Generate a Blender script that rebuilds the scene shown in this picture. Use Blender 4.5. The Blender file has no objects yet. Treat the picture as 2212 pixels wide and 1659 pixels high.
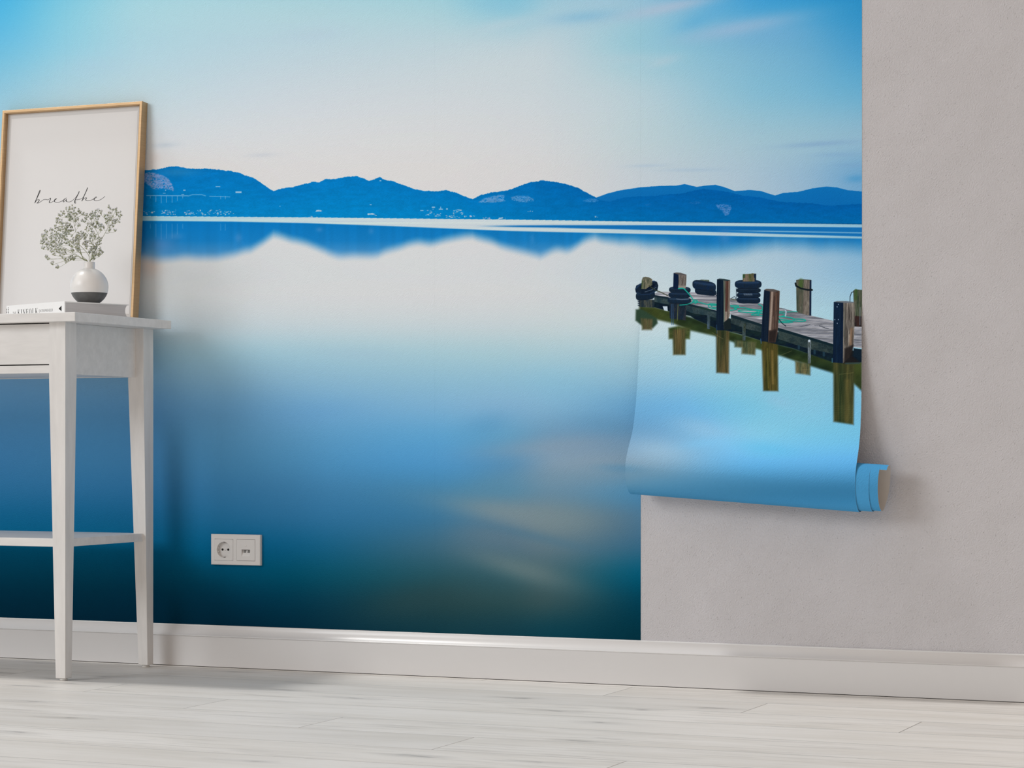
import bpy, bmesh, math, random
import numpy as np
from mathutils import Vector, Matrix

random.seed(7)
C = bpy.context.scene.collection
PI = math.pi

# ------------------------------------------------------------------ camera
FPX, CXP, HYP = 5021.0, 1106.0, 955.0          # focal length, image centre x, horizon y (2212 x 1659 frame)
YAW = math.atan((3260 - CXP) / FPX)            # camera looks to the left of the wall's normal
SN, CS = math.sin(YAW), math.cos(YAW)
CAMX, CAMY, CAMZ = 1.8702, -5.1245, 0.5694

cam = bpy.data.cameras.new('camera')
cam.sensor_width = 36.0
cam.lens = FPX / 2212 * 36.0
cam.shift_y = -(829.5 - HYP) / 2212 * 1.0      # camera level, frame shifted up
cam.clip_start, cam.clip_end = 0.05, 60
co = bpy.data.objects.new('camera', cam)
C.objects.link(co)
co.location = (CAMX, CAMY, CAMZ)
co.rotation_euler = (PI / 2, 0, YAW)
bpy.context.scene.camera = co


def project(X, Y, Z):
    dx, dy = X - CAMX, Y - CAMY
    lat, dep = dx * CS + dy * SN, -dx * SN + dy * CS
    return CXP + FPX * lat / dep, HYP - FPX * (Z - CAMZ) / dep


def ray(px, py):
    t, v = (px - CXP) / FPX, (HYP - py) / FPX
    return Vector((t * CS - SN, t * SN + CS, v))


def at(px, py, Y):
    r = ray(px, py)
    k = (Y - CAMY) / r.y
    return Vector((CAMX, CAMY, CAMZ)) + r * k


def on_plane(px, py, p0, n):
    r = ray(px, py)
    o = Vector((CAMX, CAMY, CAMZ))
    return o + r * ((p0 - o).dot(n) / r.dot(n))


# ------------------------------------------------------------------ materials
def s2l(c):
    return tuple((v / 12.92 if v <= 0.04045 else ((v + 0.055) / 1.055) ** 2.4) for v in (x / 255.0 for x in c))


def mat(name, col, rough=0.6, metallic=0.0, spec=0.4):
    m = bpy.data.materials.new(name)
    m.use_nodes = True
    b = m.node_tree.nodes['Principled BSDF']
    b.inputs['Base Color'].default_value = (*col, 1)
    b.inputs['Roughness'].default_value = rough
    b.inputs['Metallic'].default_value = metallic
    b.inputs['Specular IOR Level'].default_value = spec
    return m


def nodes(m):
    nt = m.node_tree
    return nt, nt.nodes, nt.links, nt.nodes['Principled BSDF']


def add_noise(m, scale=(1, 1, 1), nscale=20.0, detail=4, amount=0.1, bump=0.0, bumpdist=0.001, rough=0.6, dark=None):
    """base colour varied by stretched noise; optional bump"""
    nt, N, L, b = nodes(m)
    base = tuple(b.inputs['Base Color'].default_value)
    tc = N.new('ShaderNodeTexCoord')
    mp = N.new('ShaderNodeMapping')
    mp.inputs['Scale'].default_value = scale
    L.new(tc.outputs['Object'], mp.inputs['Vector'])
    nz = N.new('ShaderNodeTexNoise')
    nz.inputs['Scale'].default_value = nscale
    nz.inputs['Detail'].default_value = detail
    nz.inputs['Roughness'].default_value = rough
    L.new(mp.outputs['Vector'], nz.inputs['Vector'])
    rp = N.new('ShaderNodeValToRGB')
    rp.color_ramp.elements[0].position, rp.color_ramp.elements[1].position = 0.3, 0.7
    d = dark or tuple(v * (1 - amount) for v in base[:3])
    rp.color_ramp.elements[0].color = (*d[:3], 1)
    rp.color_ramp.elements[1].color = tuple(min(1, v * (1 + amount * 0.4)) for v in base[:3]) + (1,)
    L.new(nz.outputs['Fac'], rp.inputs['Fac'])
    L.new(rp.outputs['Color'], b.inputs['Base Color'])
    if bump:
        bp = N.new('ShaderNodeBump')
        bp.inputs['Strength'].default_value = bump
        bp.inputs['Distance'].default_value = bumpdist
        L.new(nz.outputs['Fac'], bp.inputs['Height'])
        L.new(bp.outputs['Normal'], b.inputs['Normal'])
    return m


M = {}
M['table'] = add_noise(mat('white_painted_wood', (0.765, 0.75, 0.74), 0.45), (3, 3, 0.5), 14, 6, 0.10, 0.06, 0.001)
M['table_x'] = add_noise(mat('white_painted_wood_long_grain', (0.765, 0.75, 0.74), 0.45), (0.5, 3, 3), 14, 6, 0.10, 0.06, 0.001)
M['glide'] = mat('white_plastic_glide', (0.7, 0.69, 0.67), 0.5)
M['dark'] = mat('dark_cavity', (0.012, 0.011, 0.010), 0.9)
M['gold'] = add_noise(mat('brushed_gold_frame', (0.50, 0.335, 0.185), 0.5, 0.65), (2, 2, 60), 10, 3, 0.10)
M['shade_toned_border'] = mat('shade_toned_border', (0.66, 0.66, 0.665), 0.8)  # border grey has the shade inside the frame lip put into it
M['poster'] = mat('poster_paper', (0.785, 0.78, 0.785), 0.75)
M['ink'] = mat('black_ink', (0.006, 0.006, 0.006), 0.7)
M['grey_ink'] = mat('grey_ink', (0.10, 0.10, 0.10), 0.7)
M['cover'] = mat('white_book_cover', (0.84, 0.84, 0.84), 0.5)
M['pages'] = add_noise(mat('grey_page_edges', (0.62, 0.615, 0.63), 0.9), (1, 1, 90), 12, 3, 0.12)
M['vase_white'] = mat('white_glazed_ceramic', (0.80, 0.785, 0.77), 0.3, 0, 0.4)
M['vase_dark'] = add_noise(mat('charcoal_ceramic', (0.115, 0.115, 0.115), 0.5), (1, 1, 1), 30, 4, 0.35)
M['stem'] = mat('olive_stem', (0.27, 0.29, 0.15), 0.7)
M['petal'] = mat('pale_grey_petal', (0.78, 0.78, 0.81), 0.8)
M['calyx'] = mat('olive_calyx', (0.40, 0.42, 0.29), 0.8)
M['socket'] = mat('white_socket_plastic', (0.66, 0.65, 0.645), 0.35)
M['steel'] = mat('steel', (0.55, 0.55, 0.55), 0.3, 0.9)
M['skirting'] = mat('white_gloss_skirting', (0.725, 0.718, 0.722), 0.32, 0, 0.6)
M['paper_back'] = mat('wallpaper_back', (0.66, 0.63, 0.60), 0.9)


def plaster():
    m = mat('grey_plaster', (0.54, 0.515, 0.5), 0.9, 0, 0.2)
    nt, N, L, b = nodes(m)
    tc = N.new('ShaderNodeTexCoord')
    rot = N.new('ShaderNodeMapping')
    rot.inputs['Rotation'].default_value = (0, math.radians(45), 0)
    L.new(tc.outputs['Object'], rot.inputs['Vector'])
    def nz(scale, detail, rough=0.6, sc=(1, 1, 1.6)):
        mp = N.new('ShaderNodeMapping')
        mp.inputs['Scale'].default_value = sc
        L.new(rot.outputs['Vector'], mp.inputs['Vector'])
        n = N.new('ShaderNodeTexNoise')
        n.inputs['Scale'].default_value = scale
        n.inputs['Detail'].default_value = detail
        n.inputs['Roughness'].default_value = rough
        L.new(mp.outputs['Vector'], n.inputs['Vector'])
        return n
    big, fine = nz(7, 3), nz(230, 5, 0.6)
    pit = N.new('ShaderNodeTexVoronoi')
    pit.inputs['Scale'].default_value = 190
    L.new(tc.outputs['Object'], pit.inputs['Vector'])
    pr = N.new('ShaderNodeMapRange')
    pr.inputs['From Min'].default_value, pr.inputs['From Max'].default_value = 0.0, 0.20
    pr.inputs['To Min'].default_value, pr.inputs['To Max'].default_value = -1.0, 0.0
    L.new(pit.outputs['Distance'], pr.inputs['Value'])
    # only some cells carry a pit
    sel = N.new('ShaderNodeSeparateColor')
    L.new(pit.outputs['Color'], sel.inputs['Color'])
    gt = N.new('ShaderNodeMath'); gt.operation = 'GREATER_THAN'; gt.inputs[1].default_value = 0.78
    L.new(sel.outputs[0], gt.inputs[0])
    pm = N.new('ShaderNodeMath'); pm.operation = 'MULTIPLY'
    L.new(pr.outputs['Result'], pm.inputs[0]); L.new(gt.outputs[0], pm.inputs[1])
    sc = N.new('ShaderNodeMath'); sc.operation = 'MULTIPLY'; sc.inputs[1].default_value = 0.7
    L.new(pm.outputs[0], sc.inputs[0])
    ad = N.new('ShaderNodeMath'); ad.operation = 'ADD'
    L.new(fine.outputs['Fac'], ad.inputs[0]); L.new(sc.outputs[0], ad.inputs[1])
    bp = N.new('ShaderNodeBump')
    bp.inputs['Strength'].default_value = 0.8
    bp.inputs['Distance'].default_value = 0.0050
    L.new(ad.outputs[0], bp.inputs['Height'])
    L.new(bp.outputs['Normal'], b.inputs['Normal'])
    rp = N.new('ShaderNodeValToRGB')
    rp.color_ramp.elements[0].position, rp.color_ramp.elements[1].position = 0.3, 0.7
    rp.color_ramp.elements[0].color = (0.675, 0.658, 0.680, 1)
    rp.color_ramp.elements[1].color = (0.715, 0.699, 0.727, 1)
    L.new(big.outputs['Fac'], rp.inputs['Fac'])
    L.new(rp.outputs['Color'], b.inputs['Base Color'])
    return m


def floor_material():
    m = mat('whitewashed_planks', (0.7, 0.68, 0.65), 0.5, 0, 0.35)
    nt, N, L, b = nodes(m)
    at_ = N.new('ShaderNodeAttribute'); at_.attribute_name = 'plank'
    sep = N.new('ShaderNodeSeparateColor')
    L.new(at_.outputs['Color'], sep.inputs['Color'])
    tc = N.new('ShaderNodeTexCoord')
    off = N.new('ShaderNodeVectorMath'); off.operation = 'MULTIPLY_ADD'
    off.inputs[1].default_value = (37, 53, 19)
    L.new(at_.outputs['Color'], off.inputs[0]); L.new(tc.outputs['Object'], off.inputs[2])
    def noise(sc, scale, detail, rough=0.55, dist=0.0):
        mp = N.new('ShaderNodeMapping'); mp.inputs['Scale'].default_value = sc
        L.new(off.outputs[0], mp.inputs['Vector'])
        n = N.new('ShaderNodeTexNoise')
        n.inputs['Scale'].default_value = scale
        n.inputs['Detail'].default_value = detail
        n.inputs['Roughness'].default_value = rough
        n.inputs['Distortion'].default_value = dist
        L.new(mp.outputs['Vector'], n.inputs['Vector'])
        return n
    grain = noise((1.5, 24, 1), 2.4, 6, 0.6, 0.9)
    patch = noise((1.6, 9, 1), 1.6, 3, 0.5, 0.4)
    r1 = N.new('ShaderNodeValToRGB')
    e = r1.color_ramp.elements
    e[0].position, e[0].color = 0.22, (0.49, 0.47, 0.445, 1)
    e[1].position, e[1].color = 0.50, (0.72, 0.695, 0.665, 1)
    L.new(grain.outputs['Fac'], r1.inputs['Fac'])
    gm = N.new('ShaderNodeMix'); gm.data_type = 'RGBA'          # some planks are streaky, others plain
    gr = N.new('ShaderNodeMapRange')
    gr.inputs['To Min'].default_value, gr.inputs['To Max'].default_value = 0.25, 1.0
    L.new(sep.outputs[2], gr.inputs['Value'])
    L.new(gr.outputs['Result'], gm.inputs['Factor'])
    gm.inputs['A'].default_value = (0.69, 0.667, 0.638, 1)
    L.new(r1.outputs['Color'], gm.inputs['B'])
    r2 = N.new('ShaderNodeValToRGB')
    e = r2.color_ramp.elements
    e[0].position, e[0].color = 0.30, (0.90, 0.89, 0.87, 1)
    e[1].position, e[1].color = 0.62, (1.0, 1.0, 1.0, 1)
    L.new(patch.outputs['Fac'], r2.inputs['Fac'])
    mx = N.new('ShaderNodeMix'); mx.data_type = 'RGBA'; mx.blend_type = 'MULTIPLY'; mx.inputs['Factor'].default_value = 1
    L.new(gm.outputs['Result'], mx.inputs['A']); L.new(r2.outputs['Color'], mx.inputs['B'])
    # knots: sparse stretched cells
    mp = N.new('ShaderNodeMapping'); mp.inputs['Scale'].default_value = (1.9, 7.0, 1)
    L.new(off.outputs[0], mp.inputs['Vector'])
    wob = noise((5, 18, 1), 2.5, 3)
    wv = N.new('ShaderNodeVectorMath'); wv.operation = 'MULTIPLY_ADD'
    wv.inputs[1].default_value = (0.30, 0.30, 0)
    L.new(wob.outputs['Color'], wv.inputs[0]); L.new(mp.outputs['Vector'], wv.inputs[2])
    vo = N.new('ShaderNodeTexVoronoi'); vo.inputs['Scale'].default_value = 1.0
    vo.voronoi_dimensions = '2D'
    L.new(wv.outputs[0], vo.inputs['Vector'])
    kr = N.new('ShaderNodeValToRGB')
    e = kr.color_ramp.elements
    e[0].position, e[0].color = 0.02, (0.60, 0.60, 0.61, 1)
    e[1].position, e[1].color = 0.19, (1, 1, 1, 1)
    e2 = kr.color_ramp.elements.new(0.06); e2.color = (0.84, 0.84, 0.84, 1)
    L.new(vo.outputs['Distance'], kr.inputs['Fac'])
    ks = N.new('ShaderNodeSeparateColor'); L.new(vo.outputs['Color'], ks.inputs['Color'])
    kg = N.new('ShaderNodeMath'); kg.operation = 'GREATER_THAN'; kg.inputs[1].default_value = 0.35
    L.new(ks.outputs[0], kg.inputs[0])
    m2 = N.new('ShaderNodeMix'); m2.data_type = 'RGBA'; m2.blend_type = 'MULTIPLY'
    L.new(kg.outputs[0], m2.inputs['Factor'])
    L.new(mx.outputs['Result'], m2.inputs['A']); L.new(kr.outputs['Color'], m2.inputs['B'])
    # plank to plank tone
    tr = N.new('ShaderNodeMapRange')
    tr.inputs['To Min'].default_value, tr.inputs['To Max'].default_value = 0.95, 1.03
    L.new(sep.outputs[1], tr.inputs['Value'])
    vs = N.new('ShaderNodeVectorMath'); vs.operation = 'SCALE'
    L.new(m2.outputs['Result'], vs.inputs[0]); L.new(tr.outputs['Result'], vs.inputs['Scale'])
    L.new(vs.outputs[0], b.inputs['Base Color'])
    return m


M['plaster'] = plaster()
M['floor'] = floor_material()


# ------------------------------------------------------------------ mesh helpers
def box(bm, x0, x1, y0, y1, z0, z1, bevel=0.0, mi=0, seg=2):
    vs = [bm.verts.new(p) for p in ((x0, y0, z0), (x1, y0, z0), (x1, y1, z0), (x0, y1, z0),
                                    (x0, y0, z1), (x1, y0, z1), (x1, y1, z1), (x0, y1, z1))]
    fs = [bm.faces.new([vs[i] for i in q]) for q in ((0, 3, 2, 1), (4, 5, 6, 7), (0, 1, 5, 4), (1, 2, 6, 5), (2, 3, 7, 6), (3, 0, 4, 7))]
    for f in fs:
        f.material_index = mi
    if bevel:
        es = list({e for f in fs for e in f.edges})
        bmesh.ops.bevel(bm, geom=es, offset=bevel, segments=seg, affect='EDGES', profile=0.5)
    return vs


def hexa(bm, bot, top, bevel=0.0):
    """bot/top: four points each, counter-clockwise from above"""
    v0 = [bm.verts.new(p) for p in bot]
    v1 = [bm.verts.new(p) for p in top]
    fs = [bm.faces.new(v0[::-1]), bm.faces.new(v1)]
    for i in range(4):
        j = (i + 1) % 4
        fs.append(bm.faces.new((v0[i], v0[j], v1[j], v1[i])))
    if bevel:
        bmesh.ops.bevel(bm, geom=list({e for f in fs for e in f.edges}), offset=bevel, segments=2, affect='EDGES', profile=0.5)


def lathe(bm, prof, cx, cy, n=48, mi=0, caps=(True, True)):
    rings = []
    for r, z in prof:
        rings.append([bm.verts.new((cx + r * math.cos(2 * PI * k / n), cy + r * math.sin(2 * PI * k / n), z)) for k in range(n)])
    for a, b in zip(rings, rings[1:]):
        for k in range(n):
            f = bm.faces.new((a[k], a[(k + 1) % n], b[(k + 1) % n], b[k]))
            f.smooth = True
            f.material_index = mi
    if caps[0]:
        bm.faces.new(rings[0][::-1]).material_index = mi
    if caps[1]:
        bm.faces.new(rings[-1]).material_index = mi


def tube(bm, pts, rad, n=6, mi=0):
    pts = [Vector(p) for p in pts]
    rads = rad if isinstance(rad, (list, tuple)) else [rad] * len(pts)
    rings = []
    for i, p in enumerate(pts):
        d = (pts[min(i + 1, len(pts) - 1)] - pts[max(i - 1, 0)])
        d = d.normalized() if d.length > 1e-9 else Vector((0, 0, 1))
        u = d.cross(Vector((0.31, 0.9, 0.17))).normalized()
        w = d.cross(u)
        rings.append([bm.verts.new(p + (u * math.cos(2 * PI * k / n) + w * math.sin(2 * PI * k / n)) * rads[i]) for k in range(n)])
    for a, b in zip(rings, rings[1:]):
        for k in range(n):
            f = bm.faces.new((a[k], a[(k + 1) % n], b[(k + 1) % n], b[k]))
            f.smooth = True
            f.material_index = mi
    bm.faces.new(rings[0][::-1]).material_index = mi
    bm.faces.new(rings[-1]).material_index = mi


def spline(pts, n=6):
    """Catmull-Rom through points"""
    P = [Vector(p) for p in pts]
    out = []
    for i in range(len(P) - 1):
        p0, p1, p2, p3 = P[max(i - 1, 0)], P[i], P[i + 1], P[min(i + 2, len(P) - 1)]
        for k in range(n):
            t = k / n
            out.append(0.5 * ((2 * p1) + (p2 - p0) * t + (2 * p0 - 5 * p1 + 4 * p2 - p3) * t * t + (3 * p1 - p0 - 3 * p2 + p3) * t ** 3))
    out.append(P[-1])
    return out


def obj(name, bm, mats, parent=None, recalc=True):
    if recalc:
        bmesh.ops.recalc_face_normals(bm, faces=bm.faces)
    if parent is not None:
        w = Vector(parent.get('_w', (0, 0, 0)))
        bmesh.ops.translate(bm, verts=bm.verts, vec=-w)
    me = bpy.data.meshes.new(name)
    bm.to_mesh(me)
    bm.free()
    for m in (mats if isinstance(mats, (list, tuple)) else [mats]):
        me.materials.append(m)
    o = bpy.data.objects.new(name, me)
    C.objects.link(o)
    if parent is not None:
        o.parent = parent
        o['_w'] = tuple(w)
    return o


def tag(o, label, cat, group=None):
    o['label'], o['category'] = label, cat
    if group:
        o['group'] = group
    return o


def thing(name, label, cat, loc, group=None):
    o = bpy.data.objects.new(name, None)
    C.objects.link(o)
    o.location = loc
    o.empty_display_size = 0.05
    o['_w'] = tuple(loc)
    return tag(o, label, cat, group)


def struct(o):
    o['kind'] = 'structure'
    return o


# ------------------------------------------------------------------ room shell
WALL_L, WALL_R, WALL_H = -4.2, 3.2, 2.5
bm = bmesh.new()
box(bm, WALL_L, WALL_R, 0, 0.12, -0.05, WALL_H)
struct(obj('wall_back', bm, M['plaster']))

# floor: rows of planks parallel to the wall, joints stepping by 0.385 m from row to row
bm = bmesh.new()
lay = bm.verts.layers.float_color.new('plank')
ROW, LEN, STEP = 0.1957, 1.891, 0.3855
rng = random.Random(3)
y_top = 0.0
row = -1
while True:
    ya = -0.0535 - ROW * row
    yb = ya - ROW
    ya2 = min(ya, 0.0)
    if ya2 < -5.6:
        break
    x0 = 0.0 + STEP * row - LEN * 3
    while x0 < WALL_R:
        x1 = x0 + LEN
        a, b_ = max(x0, WALL_L), min(x1, WALL_R)
        if b_ - a > 0.02:
            col = (rng.random(), rng.random(), rng.random(), 1)
            g = 0.0004
            inset, insy = 0.0009, 0.0032
            o4 = [(a + g, yb + g), (b_ - g, yb + g), (b_ - g, ya2 - g), (a + g, ya2 - g)]
            i4 = [(a + g + inset, yb + g + insy), (b_ - g - inset, yb + g + insy), (b_ - g - inset, ya2 - g - insy), (a + g + inset, ya2 - g - insy)]
            vo = [bm.verts.new((*p, -0.0005)) for p in o4]
            vi = [bm.verts.new((*p, 0.0)) for p in i4]
            vb = [bm.verts.new((*p, -0.02)) for p in o4]
            for v in vo + vi + vb:
                v[lay] = col
            bm.faces.new(vi)
            for k in range(4):
                j = (k + 1) % 4
                bm.faces.new((vo[k], vo[j], vi[j], vi[k])).material_index = 1
                bm.faces.new((vb[k], vb[j], vo[j], vo[k])).material_index = 1
        x0 = x1
    row += 1
v = [bm.verts.new(p) for p in ((WALL_L, -5.8, -0.02), (WALL_R, -5.8, -0.02), (WALL_R, 0, -0.02), (WALL_L, 0, -0.02))]
for q in v:
    q[lay] = (0.5, 0.2, 0.5, 1)
bm.faces.new(v)
struct(obj('floor', bm, [M['floor'], mat('plank_groove', (0.50, 0.485, 0.47), 0.7)], recalc=False))

# skirting board: flat face with an ogee moulding on top
prof = [(0.0, 0.1050), (0.0050, 0.1050), (0.0060, 0.1042), (0.0063, 0.1020), (0.0070, 0.0975), (0.0086, 0.0930), (0.0112, 0.0888),
        (0.0146, 0.0850), (0.0184, 0.0818), (0.0216, 0.0797), (0.0226, 0.0786), (0.0224, 0.0776), (0.0206, 0.0768), (0.0200, 0.0755), (0.0200, 0.0015), (0.0, 0.0015)]
bm = bmesh.new()
ra = [bm.verts.new((WALL_L, -t, z)) for t, z in prof]
rb = [bm.verts.new((WALL_R, -t, z)) for t, z in prof]
for k in range(len(prof)):
    j = (k + 1) % len(prof)
    f = bm.faces.new((ra[k], ra[j], rb[j], rb[k]))
    f.smooth = 3 <= k <= 10
bm.faces.new(ra)
bm.faces.new(rb[::-1])
struct(obj('baseboard_back', bm, M['skirting']))


# ------------------------------------------------------------------ the printed picture (a lake at dusk with a pier)
# The picture is drawn in a chart of its own and printed on the paper at fixed places of each strip.
PRINT_GAIN = (0.81, 0.775, 0.73)


def smooth(t):
    t = np.clip(t, 0, 1)
    return t * t * (3 - 2 * t)


def vnoise(x, y, seed=0):
    """smooth value noise in 0..1"""
    x, y = np.asarray(x, np.float32), np.asarray(y, np.float32)
    xi, yi = np.floor(x).astype(np.int64), np.floor(y).astype(np.int64)
    fx, fy = x - xi, y - yi
    fx, fy = fx * fx * (3 - 2 * fx), fy * fy * (3 - 2 * fy)
    def h(a, b):
        n = (a * 374761393 + b * 668265263 + seed * 974634777) & 0xFFFFFFFF
        n = ((n ^ (n >> 13)) * 1274126177) & 0xFFFFFFFF
        return ((n ^ (n >> 16)) & 0xFFFF) / 65535.0
    return ((h(xi, yi) * (1 - fx) + h(xi + 1, yi) * fx) * (1 - fy) + (h(xi, yi + 1) * (1 - fx) + h(xi + 1, yi + 1) * fx) * fy).astype(np.float32)


GX = np.array([-200, 0, 140, 300, 600, 940, 1100, 1200, 1384, 1600, 1740, 1862, 2000.])
GRID = [
 (-520, [(64,160,216)]*2 + [(68,162,217),(74,165,217),(80,168,217),(80,168,217),(78,167,217),(74,165,216),(66,160,214),(54,152,211),(48,147,208),(42,142,204),(40,138,202)]),
 (-200, [(60,160,215)]*2 + [(75,170,220),(120,190,222),(130,192,220),(130,192,220),(110,182,218),(110,180,218),(100,172,216),(60,150,210),(45,140,205),(35,135,198),(30,130,195)]),
 (0,   [(68,168,222),(76,175,224),(122,194,221),(160,206,219),(168,207,216),(162,206,218),(135,196,218),(158,200,217),(150,194,216),(78,166,215),(58,156,210),(45,146,202),(40,140,198)]),
 (100, [(90,176,212),(106,184,215),(142,199,217),(170,206,217),(183,208,217),(189,210,217),(190,210,217),(188,209,217),(152,201,216),(125,184,213),(105,174,211),(74,160,208),(66,152,204)]),
 (200, [(120,182,208),(142,192,211),(168,202,213),(186,208,215),(199,211,217),(204,213,217),(203,213,217),(199,212,217),(182,208,217),(142,194,215),(125,186,214),(108,178,212),(100,170,210)]),
 (300, [(150,190,208),(165,196,209),(182,203,211),(203,210,213),(211,214,215),(213,215,215),(211,214,215),(207,213,215),(190,209,214),(166,199,212),(155,194,211),(146,187,209),(140,180,206)]),
 (380, [(190,196,200),(195,200,202),(203,204,202),(213,208,203),(215,213,211),(216,214,212),(214,213,212),(211,212,212),(196,207,213),(174,198,212),(150,186,210),(115,168,206),(110,160,200)]),
 (470, [(200,200,200),(204,204,204),(208,208,207),(212,210,208),(214,214,213),(215,214,213),(213,213,213),(210,212,213),(200,209,215),(178,200,213),(158,190,212),(130,176,209),(120,170,205)]),
 (590, [(205,206,205),(206,207,206),(207,209,208),(208,211,210),(210,213,213),(211,214,214),(210,213,214),(207,213,215),(196,211,217),(180,205,217),(162,196,216),(140,186,214),(130,180,212)]),
 (640, [(205,208,208),(206,210,209),(207,211,210),(208,212,211),(210,213,213),(211,213,213),(210,213,213),(208,213,214),(200,213,217),(183,208,218),(168,202,218),(155,196,217),(150,190,215)]),
 (700, [(188,202,209),(190,204,210),(191,205,211),(193,206,211),(196,209,213),(198,210,213),(198,210,213),(198,211,213),(196,213,217),(182,211,220),(170,207,221),(160,203,222),(155,200,222)]),
 (760, [(150,188,208),(152,190,209),(155,192,209),(157,193,209),(162,197,210),(168,201,211),(170,202,211),(172,203,212),(170,203,213),(165,207,222),(158,205,224),(152,202,225),(150,200,225)]),
 (820, [(118,168,204),(121,170,205),(124,172,205),(128,175,205),(137,181,206),(144,188,209),(145,190,211),(143,191,213),(142,188,211),(142,199,226),(138,197,227),(135,195,228),(132,192,226)]),
 (880, [(92,150,192),(95,152,194),(97,154,195),(100,156,197),(110,164,202),(124,176,209),(130,177,208),(128,177,207),(108,167,206),(118,188,228),(130,192,224),(118,186,226),(112,182,224)]),
 (940, [(74,134,178),(76,136,180),(78,138,181),(80,140,182),(92,151,191),(96,163,206),(102,160,195),(112,154,184),(106,152,186),(125,187,220),(116,187,222),(110,184,222),(104,180,220)]),
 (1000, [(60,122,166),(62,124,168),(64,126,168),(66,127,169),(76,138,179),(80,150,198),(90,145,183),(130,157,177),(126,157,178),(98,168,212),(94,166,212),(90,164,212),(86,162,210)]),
 (1060, [(42,110,152),(44,112,154),(46,112,154),(48,113,155),(60,122,164),(70,132,170),(88,138,166),(105,141,163),(82,142,178),(66,132,172),(60,128,170),(58,126,168),(56,124,166)]),  # hanging strip's columns darkened here: shade of the roll's underside in the print colour
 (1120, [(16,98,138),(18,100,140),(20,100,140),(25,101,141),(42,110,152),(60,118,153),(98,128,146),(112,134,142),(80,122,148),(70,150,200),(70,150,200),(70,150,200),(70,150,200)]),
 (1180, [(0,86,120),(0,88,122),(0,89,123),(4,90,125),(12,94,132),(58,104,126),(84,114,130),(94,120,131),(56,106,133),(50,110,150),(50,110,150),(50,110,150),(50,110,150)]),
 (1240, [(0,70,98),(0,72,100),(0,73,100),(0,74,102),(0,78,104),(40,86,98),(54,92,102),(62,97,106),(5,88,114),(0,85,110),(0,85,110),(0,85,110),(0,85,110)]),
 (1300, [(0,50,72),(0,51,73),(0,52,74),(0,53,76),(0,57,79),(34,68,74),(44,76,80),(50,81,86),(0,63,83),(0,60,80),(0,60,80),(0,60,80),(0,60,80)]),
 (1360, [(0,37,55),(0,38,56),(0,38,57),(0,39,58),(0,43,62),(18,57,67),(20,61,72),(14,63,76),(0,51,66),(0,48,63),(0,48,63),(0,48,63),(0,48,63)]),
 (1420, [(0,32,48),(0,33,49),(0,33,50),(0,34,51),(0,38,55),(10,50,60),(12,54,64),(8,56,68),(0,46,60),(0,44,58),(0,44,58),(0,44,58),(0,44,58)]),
]
GY = np.array([g[0] for g in GRID], float)
GC = np.array([g[1] for g in GRID], float)


def grid_colour(px, py):
    px, py = np.clip(px, GX[0], GX[-1] - .01), np.clip(py, GY[0], GY[-1] - .01)
    i, j = np.searchsorted(GX, px, 'right') - 1, np.searchsorted(GY, py, 'right') - 1
    def w4(t):                                                   # cubic weights, uniform parametrisation
        return (-0.5*t + t*t - 0.5*t**3, 1 - 2.5*t*t + 1.5*t**3, 0.5*t + 2*t*t - 1.5*t**3, -0.5*t*t + 0.5*t**3)
    tx, ty = (px - GX[i]) / (GX[i + 1] - GX[i]), (py - GY[j]) / (GY[j + 1] - GY[j])
    wx, wy = w4(tx), w4(ty)
    out = np.zeros(px.shape + (3,), np.float32)
    for a in range(4):
        ia = np.clip(i + a - 1, 0, len(GX) - 1)
        for b in range(4):
            jb = np.clip(j + b - 1, 0, len(GY) - 1)
            out += (wx[a] * wy[b])[..., None] * GC[jb, ia]
    return np.clip(out, 0, 255)


RIDGE = np.array([(-200,372),(200,372),(311,368),(340,366),(365,360),(383,359),(405,364),(427,365.5),(445,364),(470,366),(513,372.5),(535,380.5),(553,387),(571,400),(591,413.4),(607,407.6),(633,404),(662,397),(676,392.5),(689,394),(705,386.5),(727,387),(745,382),(770,381),(785,385),(797,391),(806,389),(821,383),(835,390),(850,391.7),(871,399.7),(893,408),(915,412),(944,413.4),(965.5,411),(987,417),(1021,430.6),(1040,421),(1060,415.6),(1095,411.6),(1119,403),(1147,393.7),(1175,389.7),(1199,393),(1223,397.7),(1247,405.6),(1270,417.6),(1294,430.7),(1316,436.3),(1342,428.3),(1366,424.7),(1414,423),(1446,419.6),(1477,417.6),(1501,410.8),(1521,408.4),(1545,410.8),(1573,414.8),(1605,422.7),(1644,426.7),(1684,435.5),(1716,437.5),(1756,439.5),(1796,444.6),(1819,442.6),(1863,440),(2000,436)], float)
RIDGE_B = np.array([(1270,440),(1288,427),(1310,418.8),(1338,411.6),(1382,404.8),(1422,401.7),(1461,400.9),(1479,397.7),(1505,403.7),(1525,400.9),(1545,399.3),(1565,404.4),(1587,412.8),(1620,410.4),(1644,412.8),(1674,422.4),(1692,416.8),(1724,414.4),(1756,406.8),(1784,402.9),(1807,404.8),(1831,410.8),(1861,413.6),(2000,418)], float)
SHORE = np.array([(-200,463.5),(307,466.6),(662,469.2),(1000,473),(1100,474),(1398,478.4),(1861,484),(2000,486)], float)
BAND_LO = np.array([(-200,474),(307,477),(500,478.8),(662,482),(845,488.5),(1100,499),(1280,503),(1398,505.5),(1640,511),(1861,515.5),(2000,518)], float)
REFL = np.array([(-200,561),(310,561),(400,559),(470,556),(542,544),(570,526),(591,511),(640,521),(662,530),(709,549),(756,553),(817,555),(880,532),(965,519),(1021,508),(1040,514),(1080,532),(1167,553),(1223,541),(1286,511),(1338,524),(1438,536),(1497,551),(1557,548),(1617,540),(1676,527),(1736,532),(1796,540),(1861,540),(2000,540)], float)


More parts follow.
